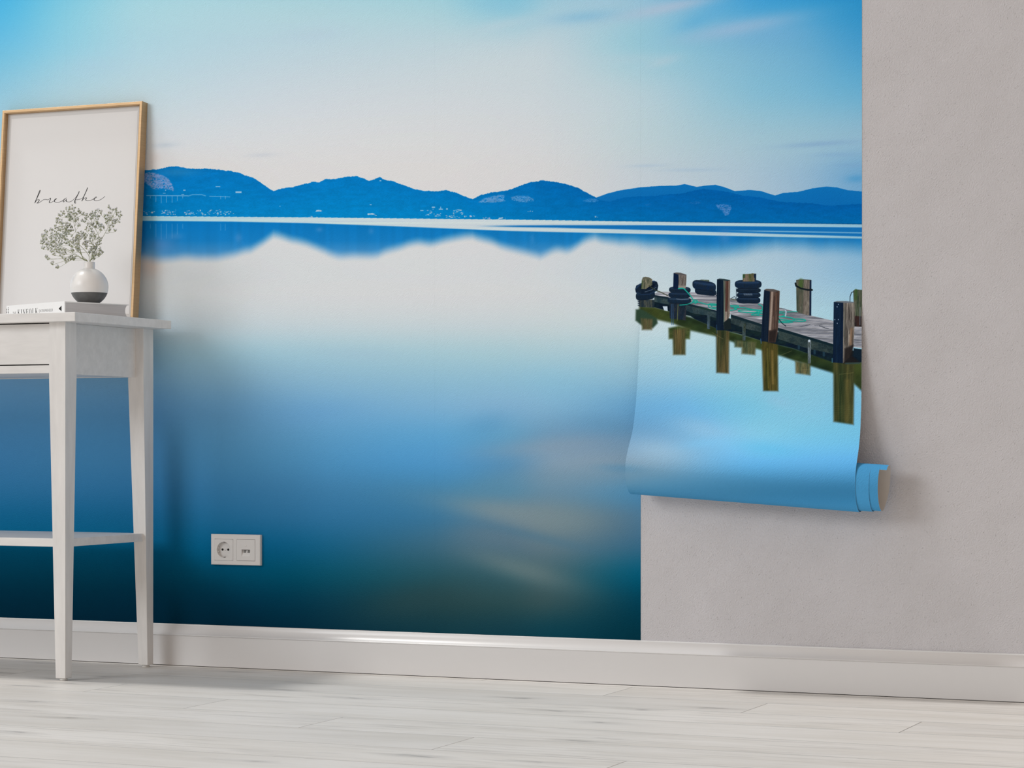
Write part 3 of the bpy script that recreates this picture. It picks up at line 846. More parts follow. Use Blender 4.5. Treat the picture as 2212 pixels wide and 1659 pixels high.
    line([(1862,870),(1862,905)], 10, (70,120,140), 8, .7); line([(1985,915),(2110,912)], 14, (48,70,76), 12, .7)
    # bits adrift
    for pa, pb in [((760,632),(860,690)),((945,620),(1030,632)),((1385,840),(1490,800)),((1570,975),(1660,965)),((1930,1015),(2058,1000))]:
        line([pa, pb], 3, (150,140,90), 4, .5)
    line([(1370,925),(1410,870)], 3, (50,90,110), 4, .5)
    line([(1770,135),(1870,155),(2080,198)], 2, (150,180,205), 3, .6)
    line([(440,575),(440,640)], 2, (170,170,80), 4, .5)


def make_image(name, rgb):
    """rgb: float array (h, w, 3), sRGB as the print should look under the room's light; row 0 at the top"""
    lin = rgb / 255.0
    lin = np.where(lin <= 0.04045, lin / 12.92, ((lin + 0.055) / 1.055) ** 2.4)
    lin = np.clip(lin / np.array(PRINT_GAIN), 0, 0.95)
    enc = np.where(lin <= 0.0031308, lin * 12.92, 1.055 * lin ** (1 / 2.4) - 0.055)
    h, w, _ = enc.shape
    px = np.ones((h, w, 4), np.float32)
    px[..., :3] = enc[::-1]
    im = bpy.data.images.new(name, w, h, alpha=False)
    im.pixels.foreach_set(px.ravel())
    im.update()
    im.pack()
    return im


def paper_material(name, im):
    m = mat(name, (0.5, 0.5, 0.5), 0.9, 0, 0.04)
    nt, N, L, b = nodes(m)
    uv = N.new('ShaderNodeUVMap'); uv.uv_map = 'print'
    t = N.new('ShaderNodeTexImage'); t.image = im; t.extension = 'EXTEND'; t.interpolation = 'Cubic'
    L.new(uv.outputs['UV'], t.inputs['Vector'])
    L.new(t.outputs['Color'], b.inputs['Base Color'])
    tc = N.new('ShaderNodeTexCoord')
    mp = N.new('ShaderNodeMapping')
    mp.inputs['Rotation'].default_value = (0, math.radians(45), 0)
    L.new(tc.outputs['Object'], mp.inputs['Vector'])
    mp2 = N.new('ShaderNodeMapping')
    mp2.inputs['Scale'].default_value = (1, 1, 2.2)
    L.new(mp.outputs['Vector'], mp2.inputs['Vector'])
    mp = mp2
    n = N.new('ShaderNodeTexNoise')
    n.inputs['Scale'].default_value = 190; n.inputs['Detail'].default_value = 2
    L.new(mp.outputs['Vector'], n.inputs['Vector'])
    bp = N.new('ShaderNodeBump')
    bp.inputs['Strength'].default_value = 0.45; bp.inputs['Distance'].default_value = 0.0022
    L.new(n.outputs['Fac'], bp.inputs['Height'])
    L.new(bp.outputs['Normal'], b.inputs['Normal'])
    return m


STRIP_W = 0.53
PAPER_T = 0.0006
ZT, ZB = 2.10, 0.1052           # printed range drawn in detail
RES = 1150
strips = [
    (-2.6595, -1.5962, 'wallpaper strip behind the picture frame and console table, leftmost of the mural'),
    (-1.5962, -0.5329, 'widest pasted wallpaper strip, with the wall socket in it, right beside the console table'),
    (-0.5329, 0.0, 'full length wallpaper strip beside the hanging roll, warm cloud reflections low in the water'),
]
for x0, x1, label in strips:
    w, h = int((x1 - x0) * RES), int((ZT - ZB) * RES)
    X, Z = np.meshgrid(x0 + (np.arange(w) + .5) / w * (x1 - x0), ZT - (np.arange(h) + .5) / h * (ZT - ZB))
    cx_, cy_ = project(X, 0 * X, Z)
    im = make_image('lake_print', picture(cx_, cy_))
    bm = bmesh.new()
    e = 0.00006
    box(bm, x0 + e, x1 - e, -PAPER_T, 0.0, ZB, 2.48)
    uvl = bm.loops.layers.uv.new('print')
    for f in bm.faces:
        for l in f.loops:
            c = l.vert.co
            l[uvl].uv = ((c.x - x0) / (x1 - x0), (c.z - ZB) / (ZT - ZB))
    o = obj('wallpaper_strip', bm, paper_material('printed_wallpaper', im))
    tag(o, label, 'wallpaper')

# ---- the loose strip: flat at the top, leaning off the wall, rolled up at the bottom
prof = []                        # (Y, Z, weight of tilt, x drift)
for z in np.linspace(2.48, 0.88, 12):
    prof.append((-PAPER_T, float(z), 0.0, 0.0))
S = [(0.88, .0006), (0.831, .007), (0.77, .0145), (0.714, .023), (0.67, .031), (0.634, .041), (0.61, .0495), (0.589, .060), (0.568, .0745), (0.548, .089), (0.531, .0985), (0.515, .1033), (0.503, .104)]
sp = spline([(y, z, 0) for z, y in S], 5)
for p in sp[1:]:
    t = min(1, max(0, (0.86 - p.y) / 0.36))
    prof.append((-p.x, p.y, t, 0.0))
R0, FLAT = 0.0545, 0.78          # the roll sags into a slightly flattened oval
yc, zc = -0.104 + R0 * FLAT, 0.503
TH_END = 1028


def drift(th):
    return float(np.interp(th, [0, 160, 300, 500, 650, 850, 980], [0, 0, .030, .030, .050, .050, .066]))


for th in np.arange(6, TH_END + 1, 7.0):
    r = R0 - 0.0013 * th / 360
    if th < 360:
        r = R0 - 0.0013 * th / 360
    a = math.radians(th)
    prof.append((yc - FLAT * r * math.cos(a), zc - r * math.sin(a), 1.0, drift(th)))
slen = [0.0]
for a, b_ in zip(prof, prof[1:]):
    slen.append(slen[-1] + math.hypot(b_[0] - a[0], b_[1] - a[1]))
slen = np.array(slen)
NX = 26
TILT, SPREAD = 0.067, 0.012


def strip_point(Y, Z, w, dr, X):
    return X + SPREAD * w * X / STRIP_W + dr, Y, Z - TILT * w * X


bm = bmesh.new()
uvl = bm.loops.layers.uv.new('print')
SHEET_T = 0.0004


def sheet(off):
    """rows of vertices of one side of the paper, moved by off along the printed side's normal"""
    rows = []
    for i, (Y, Z, w, dr) in enumerate(prof):
        a, b_ = prof[max(i - 1, 0)], prof[min(i + 1, len(prof) - 1)]
        tv = Vector((0, b_[0] - a[0], b_[1] - a[1])).normalized()
        nv = Vector((0, tv.z, -tv.y))
        rows.append([bm.verts.new(Vector(strip_point(Y, Z, w, dr, 0.0001 + (STRIP_W - 0.0001) * k / NX)) + nv * off) for k in range(NX + 1)])
    return rows


def skin(rows, mi, flip):
    for i in range(len(rows) - 1):
        for k in range(NX):
            q = ((i + 1, k), (i + 1, k + 1), (i, k + 1), (i, k))
            q = q[::-1] if flip else q
            f = bm.faces.new([rows[a][b_] for a, b_ in q])
            f.smooth = True
            f.material_index = mi
            for l, (a, b_) in zip(f.loops, q):
                l[uvl].uv = (b_ / NX, 1 - slen[a] / slen[-1])


skin(sheet(0.0), 0, False)
skin(sheet(-SHEET_T), 1, True)
ra, rb = sheet(0.0), sheet(-SHEET_T)
loop_ = [(i, 0) for i in range(len(prof))] + [(len(prof) - 1, k) for k in range(1, NX + 1)] + [(i, NX) for i in range(len(prof) - 2, -1, -1)]
for (a, b_), (c_, d_) in zip(loop_, loop_[1:]):
    f = bm.faces.new((ra[a][b_], ra[c_][d_], rb[c_][d_], rb[a][b_]))
    f.material_index = 1
bmesh.ops.delete(bm, geom=[v for v in bm.verts if not v.link_faces], context='VERTS')
RES2 = 1700
w, h = int(STRIP_W * RES2), int(slen[-1] * RES2)
sv = (np.arange(h) + .5) / h * slen[-1]
pa = np.array(prof)
Ys, Zs, Ws = (np.interp(sv, slen, pa[:, c]) for c in (0, 1, 2))
Xg, Yg = np.meshgrid((np.arange(w) + .5) / w * STRIP_W, Ys)
_, Zg = np.meshgrid(np.arange(w), Zs)
_, Wg = np.meshgrid(np.arange(w), Ws)
Xp, Yp, Zp = strip_point(Yg, Zg, Wg, 0.0, Xg)
cx_, cy_ = project(Xp, Yp, Zp)
s_roll = slen[len(prof) - len(np.arange(6, TH_END + 1, 7.0))]
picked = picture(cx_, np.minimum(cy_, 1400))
# rolled-up part: plain blue water goes on, darkened to carry the roll's shade
t = smooth((sv - s_roll - 0.02) / 0.06)[:, None, None]
plain = np.zeros_like(picked) + np.array([70, 142, 186.])
plain *= (1 + (vnoise(Xg * 6, np.repeat(sv[:, None], w, 1) * 12, 77) - .5) * .08)[..., None]
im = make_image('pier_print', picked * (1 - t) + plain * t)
o = obj('wallpaper_strip', bm, [paper_material('printed_wallpaper_with_pier', im), M['paper_back']], recalc=False)
tag(o, 'half-hung wallpaper strip printed with a wooden pier, its lower end rolled up off the wall', 'wallpaper')


# ------------------------------------------------------------------ console table
XR, XL = -1.2903, -2.3290        # outer faces of the legs
YF, YB = -0.4561, -0.0650
t = thing('console_table', 'white painted wooden console table with tapered legs and a lower shelf', 'table', ((XR + XL) / 2, (YF + YB) / 2, 0))
bm = bmesh.new(); box(bm, XL - 0.0475, -1.2428, -0.4861, -0.0560, 0.8553, 0.8767, 0.0012); obj('tabletop', bm, M['table_x'], t)
for sx in (1, -1):
    for sy in (1, -1):
        xo, xi = (XR, XR - 0.0460) if sx > 0 else (XL, XL + 0.0460)
        xib = XR - 0.0275 if sx > 0 else XL + 0.0275
        yo, yi, yib = (YF, YF + 0.0475, YF + 0.0270) if sy > 0 else (YB, YB - 0.0460, YB - 0.0270)
        def quad(xa, xb, ya, yb, z):
            xa, xb = min(xa, xb), max(xa, xb)
            ya, yb = min(ya, yb), max(ya, yb)
            return [(xa, ya, z), (xb, ya, z), (xb, yb, z), (xa, yb, z)]
        bm = bmesh.new()
        # straight block beside the drawer, then the taper
        q0, q1, q2 = quad(xo, xib, yo, yib, 0.006), quad(xo, xi, yo, yi, 0.725), quad(xo, xi, yo, yi, 0.8552)
        r0, r1, r2 = ([bm.verts.new(p) for p in q] for q in (q0, q1, q2))
        fs = [bm.faces.new(r0[::-1]), bm.faces.new(r2)]
        for ra_, rb_ in ((r0, r1), (r1, r2)):
            for k in range(4):
                fs.append(bm.faces.new((ra_[k], ra_[(k + 1) % 4], rb_[(k + 1) % 4], rb_[k])))
        vert_edges = [e for e in bm.edges if abs((e.verts[0].co - e.verts[1].co).z) > 0.01]
        bot_edges = [e for e in bm.edges if e.verts[0].co.z < 0.01 and e.verts[1].co.z < 0.01]
        bmesh.ops.bevel(bm, geom=vert_edges + bot_edges, offset=0.0011, segments=2, affect='EDGES', profile=0.5)
        leg = obj('leg', bm, M['table'], t)
        bm = bmesh.new()
        lathe(bm, [(0.0088, 0.0), (0.0095, 0.001), (0.0095, 0.006)], (xo + xib) / 2, (yo + yib) / 2, 24)
        obj('foot_glide', bm, M['glide'], leg)
# end panels set back from the legs' outer faces
for xa, xb in ((-1.3315, -1.3135), (XL + 0.0232, XL + 0.0412)):
    bm = bmesh.new(); box(bm, xa, xb, YF + 0.0470, YB - 0.0455, 0.7328, 0.8551, 0.0006); obj('side_panel', bm, M['table_x'], t)
bm = bmesh.new(); box(bm, XL + 0.0455, XR - 0.0455, YB - 0.022, YB - 0.006, 0.7335, 0.8551, 0.0006); obj('back_panel', bm, M['table_x'], t)
bm = bmesh.new(); box(bm, XL + 0.0455, XR - 0.0455, -0.4511, -0.4330, 0.7344, 0.7536, 0.0010); obj('front_rail', bm, M['table_x'], t)
bm = bmesh.new(); box(bm, -2.2855, -1.3318, -0.4325, -0.0875, 0.7350, 0.7430); obj('bottom_board', bm, M['table_x'], t)
bm = bmesh.new(); box(bm, XL + 0.0500, -1.3384, -0.4511, -0.4350, 0.7560, 0.8528, 0.0010); dr = obj('drawer', bm, M['table_x'], t)
bm = bmesh.new(); box(bm, XL + 0.0640, -1.3500, -0.4350, -0.1050, 0.7620, 0.8350); obj('drawer_box', bm, M['dark'], dr)
bm = bmesh.new(); box(bm, XL + 0.0060, -1.2985, -0.4420, -0.0760, 0.3188, 0.3387, 0.0012); obj('lower_shelf', bm, M['table_x'], t)

# ------------------------------------------------------------------ leaning picture
TZ = 0.8767
FX0, FX1 = -1.7783, -1.3479
base_front = Vector((0, -0.0702, TZ + 0.0002))
up = Vector((0, 0.0445, 0.5664)).normalized()
nrm = Vector((0, -up.z, up.y)).normalized()        # out of the picture, towards the room
FH, FD = 0.5678, 0.0255
bf = base_front + Vector((0, 0, 0.0))


def fp(x, h_, d):
    """point of the picture: x along the wall, h up the picture, d behind its front face"""
    return Vector((x, 0, 0)) + bf + up * h_ - nrm * d


pic = thing('picture_frame', 'framed poster with handwritten word leaning against the wall on the console table', 'picture', ((FX0 + FX1) / 2, -0.05, TZ))
bm = bmesh.new()
FW = 0.0088
outer = [(FX0, 0), (FX1, 0), (FX1, FH), (FX0, FH)]
def ring(inset, d):
    return [bm.verts.new(fp(x + (inset if x == FX0 else -inset), h_ + (inset if h_ == 0 else -inset), d)) for x, h_ in outer]
rs = [ring(0.0, FD), ring(0.0, 0.0008), ring(0.0008, 0.0), ring(FW - 0.0022, 0.0), ring(FW - 0.0012, 0.0012), ring(FW, 0.0016), ring(FW, 0.0145)]
for a, b_ in zip(rs, rs[1:]):
    for k in range(4):
        bm.faces.new((a[k], a[(k + 1) % 4], b_[(k + 1) % 4], b_[k]))
a, b_ = rs[-1], rs[0]
for k in range(4):
    bm.faces.new((a[k], a[(k + 1) % 4], b_[(k + 1) % 4], b_[k]))
fr = obj('frame', bm, M['gold'], pic)


def panel(name, ins, d0, d1, m, parent):
    bm = bmesh.new()
    pts = [(FX0 + ins, ins), (FX1 - ins, ins), (FX1 - ins, FH - ins), (FX0 + ins, FH - ins)]
    hexa(bm, [fp(x, h_, d1) for x, h_ in pts], [fp(x, h_, d0) for x, h_ in pts])
    return obj(name, bm, m, parent)


panel('backing_board', FW - 0.0005, 0.0165, 0.0240, M['paper_back'], pic)
panel('shade_toned_border', FW - 0.0003, 0.0144, 0.0164, M['shade_toned_border'], pic)  # band round the poster, toned grey for the frame lip's shade
poster = panel('poster', FW + 0.0120, 0.0140, 0.0144, M['poster'], pic)
# handwriting, traced as one flat pen stroke
pts = [(112,446),(130,405),(160,345),(190,282),(206,244),(199,235),(184,268),(156,340),(128,408),(118,436),(140,404),(166,386),(186,390),(180,412),(158,438),(146,444),(182,438),(226,408),(262,386),
       (300,384),(330,390),(348,376),(366,361),(372,372),(360,400),(350,424),(358,438),(390,427),(426,408),(452,386),(471,371),(456,372),(436,394),(436,416),(460,430),(500,429),(542,416),
       (582,394),(616,366),(629,361),(600,376),(578,404),(585,426),(608,402),(629,384),(625,404),(640,421),(690,421),(732,396),(782,350),(820,290),(838,252),(826,284),(796,344),(775,386),(764,420),(769,444),(781,441),(776,416),(764,397),
       (800,388),(850,378),(890,362),(930,300),(964,222),(975,191),(956,240),(920,320),(892,388),(878,410),(902,382),(940,355),(956,360),(945,384),(956,401),(1000,402),(1050,388),
       (1090,358),(1110,342),(1116,350),(1086,372),(1080,390),(1104,404),(1160,397),(1212,370),(1259,332)]
sp = spline([(60 + x / 7.541, 380 + y / 7.541, 0) for x, y in pts], 6)
surf = fp(0, 0, 0.0139)
bm = bmesh.new()
prev = None
for i, p in enumerate(sp):
    q = on_plane(p.x, p.y, surf, nrm)
    a_, b_ = sp[max(i - 1, 0)], sp[min(i + 1, len(sp) - 1)]
    d = on_plane(b_.x, b_.y, surf, nrm) - on_plane(a_.x, a_.y, surf, nrm)
    d = d.normalized() if d.length > 1e-9 else Vector((1, 0, 0))
    side = nrm.cross(d).normalized()
    wd = 0.00050 + 0.0006 * max(0, -d.dot(up)) * (1 if abs(d.dot(up)) > .6 else .2)
    cur = (bm.verts.new(q + side * wd + nrm * 0.00008), bm.verts.new(q - side * wd + nrm * 0.00008))
    if prev:
        bm.faces.new((prev[0], prev[1], cur[1], cur[0]))
    prev = cur
obj('handwriting', bm, M['ink'], poster, recalc=False)['label'] = 'black handwritten word breathe'

# ------------------------------------------------------------------ book
BZ0, BZ1 = TZ + 0.0002, 0.9100
c0 = Vector((-1.3396, -0.3862, 0))
ang = math.radians(22.9)
ds = Vector((-math.cos(ang), math.sin(ang), 0))     # along the spine
dt = Vector((math.sin(ang), math.cos(ang), 0))      # along the tail, away from the spine
BL, BW = 0.262, 0.186
book = thing('hardcover_book', 'white hardcover book lying flat under the vase, spine with black lettering', 'book', tuple(c0 + ds * BL / 2 + dt * BW / 2 + Vector((0, 0, BZ0))))


def bp_(s, w_, z):
    return c0 + ds * s + dt * w_ + Vector((0, 0, z))


bm = bmesh.new()
CT = 0.0028
def slab(bm, s0, s1, w0, w1, z0, z1, bev=0.0006):
    hexa(bm, [bp_(s0, w0, z0), bp_(s0, w1, z0), bp_(s1, w1, z0), bp_(s1, w0, z0)], [bp_(s0, w0, z1), bp_(s0, w1, z1), bp_(s1, w1, z1), bp_(s1, w0, z1)], bev)
slab(bm, 0, BL, 0.0, BW, BZ1 - CT, BZ1)
slab(bm, 0, BL, 0.0, BW, BZ0, BZ0 + CT)
slab(bm, 0, BL, 0.0, CT, BZ0 + CT * .8, BZ1 - CT * .8, 0.0003)
cover = obj('cover', bm, M['cover'], book)
bm = bmesh.new()
# page block with a concave fore-edge
n = 9
z0, z1 = BZ0 + CT, BZ1 - CT
prof_ = [(CT, z0)] + [(BW - 0.004 - 0.005 * (1 - (2 * k / (n - 1) - 1) ** 2), z0 + (z1 - z0) * k / (n - 1)) for k in range(n)] + [(CT, z1)]
ra = [bm.verts.new(bp_(0.003, w_, z)) for w_, z in prof_]
rb = [bm.verts.new(bp_(BL - 0.003, w_, z)) for w_, z in prof_]
for k in range(len(prof_)):
    j = (k + 1) % len(prof_)
    bm.faces.new((ra[k], ra[j], rb[j], rb[k]))
bm.faces.new(ra); bm.faces.new(rb[::-1])
obj('page_block', bm, M['pages'], book)


def spine_s(px):
    """distance along the spine whose picture column is px"""
    r = ray(px, 660)
    n_ = dt
    o_ = Vector((CAMX, CAMY, CAMZ))
    p = o_ + r * ((c0 - o_).dot(n_) / r.dot(n_))
    return (p - c0).dot(ds)


def lettering(name, text, px0, px1, zc_, hgt, m, bold=0.0):
    cu = bpy.data.curves.new(name, 'FONT')
    cu.body = text
    cu.size = 1.0
    cu.offset = -0.012
    tmp = bpy.data.objects.new('lettering_tmp', cu)
    C.objects.link(tmp)
    dg = bpy.context.evaluated_depsgraph_get()
    me = bpy.data.meshes.new_from_object(tmp.evaluated_get(dg))
    bpy.data.objects.remove(tmp)
    bpy.data.curves.remove(cu)
    xs = [v.co.x for v in me.vertices]
    ys = [v.co.y for v in me.vertices]
    s0, s1 = spine_s(px0), spine_s(px1)
    bm = bmesh.new()
    bm.from_mesh(me)
    bpy.data.meshes.remove(me)
    for v in bm.verts:
        tx = (v.co.x - min(xs)) / (max(xs) - min(xs))
        ty = (v.co.y - min(ys)) / (max(ys) - min(ys)) - 0.5
        v.co = bp_(s0 + (s1 - s0) * tx, -0.00012, zc_ + ty * hgt)
    return obj(name, bm, m, cover, recalc=False)


ZM = (BZ0 + BZ1) / 2
lettering('title_lettering', 'THE', 27.6, 34.8, ZM - 0.0035, 0.0070, M['grey_ink'])
# the big word in condensed serif capitals, drawn stroke by stroke in a unit box (x 0..1, y 0..1)
TH, TN = 0.20, 0.06
GLYPH = {
    'K': (1.0, [((.2, 0), (.2, 1), TH), ((.24, .42), (.86, 1), TN), ((.40, .55), (.90, 0), TH), ((0, .01), (.42, .01), .03), ((0, .99), (.42, .99), .03), ((.68, .99), (1, .99), .03), ((.70, .01), (1.05, .01), .03)]),
    'I': (.5, [((.5, 0), (.5, 1), TH * 2), ((.05, .01), (.95, .01), .03), ((.05, .99), (.95, .99), .03)]),
    'N': (1.0, [((.15, 0), (.15, 1), TN), ((.15, 1), (.85, 0), TH), ((.85, 0), (.85, 1), TN), ((0, .99), (.25, .99), .03), ((0, .01), (.32, .01), .03), ((.68, .99), (1, .99), .03)]),
    'F': (.85, [((.25, 0), (.25, 1), TH * 1.15), ((.05, .98), (.95, .98), .04), ((.25, .52), (.75, .52), .04), ((.95, .8), (.95, 1), TN), ((.75, .42), (.75, .62), TN), ((0, .01), (.5, .01), .03)]),
    'O': (1.0, None),
    'L': (.85, [((.25, 0), (.25, 1), TH * 1.15), ((.05, .02), (.95, .02), .04), ((.95, 0), (.95, .25), TN), ((0, .99), (.5, .99), .03)]),
}


def serif_word(name, text, px0, px1, zc_, hgt, m):
    s0, s1 = spine_s(px0), spine_s(px1)
    gap = .32
    total = sum(GLYPH[c][0] for c in text) + gap * (len(text) - 1)
    unit = (s1 - s0) / total
    bm = bmesh.new()
    def P(x, y):
        return bm.verts.new(bp_(x, -0.00012, zc_ + (y - .5) * hgt))
    x = s0
    for c in text:
        wdt, strokes = GLYPH[c]
        w_ = wdt * unit
        if strokes is None:
            n_ = 28
            for k in range(n_):
                q = []
                for kk in (k, k + 1):
                    a_ = 2 * PI * kk / n_
                    q.append(((.5 + .5 * math.cos(a_), .5 + .51 * math.sin(a_)), (.5 + .31 * math.cos(a_), .5 + .475 * math.sin(a_))))
                bm.faces.new([P(x + a_ * w_, b__) for a_, b__ in (q[0][0], q[1][0], q[1][1], q[0][1])])
        else:
            for (ax, ay), (bx_, by_), t_ in strokes:
                if abs(ay - by_) < 1e-6:                # horizontal hairline
                    pts_ = [(ax, ay - t_ / 2), (bx_, ay - t_ / 2), (bx_, ay + t_ / 2), (ax, ay + t_ / 2)]
                else:
                    pts_ = [(ax - t_ / 2, ay), (ax + t_ / 2, ay), (bx_ + t_ / 2, by_), (bx_ - t_ / 2, by_)]
                bm.faces.new([P(x + a_ * w_, b__) for a_, b__ in pts_])
        x += w_ + gap * unit
    return obj(name, bm, m, cover, recalc=False)


serif_word('title_lettering', 'KINFOLK', 38.2, 81.5, ZM - 0.0028, 0.0150, M['ink'])
lettering('title_lettering', 'ENTREPRENEUR', 84.5, 114.3, ZM - 0.0025, 0.0068, M['grey_ink'])
bm = bmesh.new()
sa, sb = spine_s(126.7), spine_s(132.9)
bm.faces.new([bm.verts.new(bp_(s_, -0.00012, z)) for s_, z in ((sa, ZM - 0.0005), (sb, ZM + 0.0066), (sb, ZM - 0.0072))])
obj('publisher_mark', bm, M['ink'], cover, recalc=False)
for px_, rows in ((14.6, [(0.0075, 3), (0.0035, 2), (-0.0005, 3), (-0.005, 2)]), (17.9, [(0.011, 2), (0.007, 3), (0.003, 2), (-0.001, 3), (-0.005, 2)])):
    bm = bmesh.new()
    s_ = spine_s(px_)
    for dz, k in rows:
        w_ = 0.0016
        hh = 0.0005 * k
        bm.faces.new([bm.verts.new(bp_(s_ + a_, -0.00012, ZM + dz + b_)) for a_, b_ in ((w_, -hh), (-w_, -hh), (-w_, hh), (w_, hh))])
    obj('small_print', bm, M['grey_ink'], cover, recalc=False)

# ------------------------------------------------------------------ vase
VY = -0.275
vp = at(192.8, 653, VY)
VX = vp.x
vs_ = 0.1085 / 80.5              # metres per picture pixel there
vase = thing('vase', 'round white bud vase with dark grey base standing on the white book', 'vase', (VX, VY, BZ1 + 0.0002))
z0 = BZ1 + 0.0002
Rv = 0.0468
zcv = z0 + 0.0415
lo, hi = [], []
zsplit = z0 + 0.0262
for k in range(13):
    z = z0 + 0.0015 + (zsplit - z0 - 0.0015) * k / 12
    lo.append((math.sqrt(max(0, Rv ** 2 - (z - zcv) ** 2)), z))
lo = [(0.0, z0), (lo[0][0] - 0.0012, z0)] + lo
neck_r = 0.0137
zneck = zcv + math.sqrt(Rv ** 2 - neck_r ** 2)
for k in range(25):
    z = zsplit + (zneck - 0.0006 - zsplit) * math.sin(PI / 2 * k / 24)
    hi.append((math.sqrt(max(0, Rv ** 2 - (z - zcv) ** 2)), z))
ztop = z0 + 0.1030
hi += [(neck_r + 0.0003, zneck + 0.0008), (neck_r, zneck + 0.003), (neck_r, ztop - 0.0012), (neck_r - 0.0008, ztop), (neck_r - 0.0022, ztop), (neck_r - 0.0028, ztop - 0.001), (neck_r - 0.0028, zneck), (neck_r - 0.0028, zneck - 0.03), (0.0, zneck - 0.03)]
bm = bmesh.new(); lathe(bm, hi, VX, VY, 64, 0, (False, False)); bmesh.ops.remove_doubles(bm, verts=bm.verts, dist=1e-6); obj('body', bm, M['vase_white'], vase)
bm = bmesh.new(); lathe(bm, lo, VX, VY, 64, 0, (False, False)); bmesh.ops.remove_doubles(bm, verts=bm.verts, dist=1e-6); obj('dipped_base', bm, M['vase_dark'], vase)['label'] = 'dark grey base'

# ------------------------------------------------------------------ flower sprigs
fr_ = random.Random(21)


def blossom_mesh(seed):
    r = random.Random(seed)
    bm = bmesh.new()
    bmesh.ops.create_icosphere(bm, subdivisions=1, radius=0.0016)
    for v in bm.verts:                                  # green calyx below
        v.co *= r.uniform(.9, 1.12)
        v.co.z *= 1.25
    for f in bm.faces:
        f.material_index = 1
        f.smooth = True
    for k in range(5):                                  # five small ruffled petals
        a = 2 * PI * k / 5 + r.uniform(-.25, .25)
        d = Vector((math.cos(a), math.sin(a), 0))
        s_ = Vector((-d.y, d.x, 0))
        z = 0.0009
        q = [Vector((0, 0, z)), d * 0.0010 + s_ * 0.0010 + Vector((0, 0, z + .0004)), d * 0.0023 + s_ * 0.0006 + Vector((0, 0, z + .0010)),
             d * 0.0023 - s_ * 0.0006 + Vector((0, 0, z + .0012)), d * 0.0010 - s_ * 0.0010 + Vector((0, 0, z + .0004))]
        f = bm.faces.new([bm.verts.new(p) for p in q])
        f.material_index = 0
        e = bmesh.ops.extrude_face_region(bm, geom=[f])
        for g in e['geom']:
            if isinstance(g, bmesh.types.BMVert):
                g.co += Vector((0, 0, 0.0004))
    me = bpy.data.meshes.new('blossom')
    bm.to_mesh(me)
    bm.free()
    me.materials.append(M['petal'])
    me.materials.append(M['calyx'])
    return me


BLOSSOM = [blossom_mesh(k) for k in range(5)]
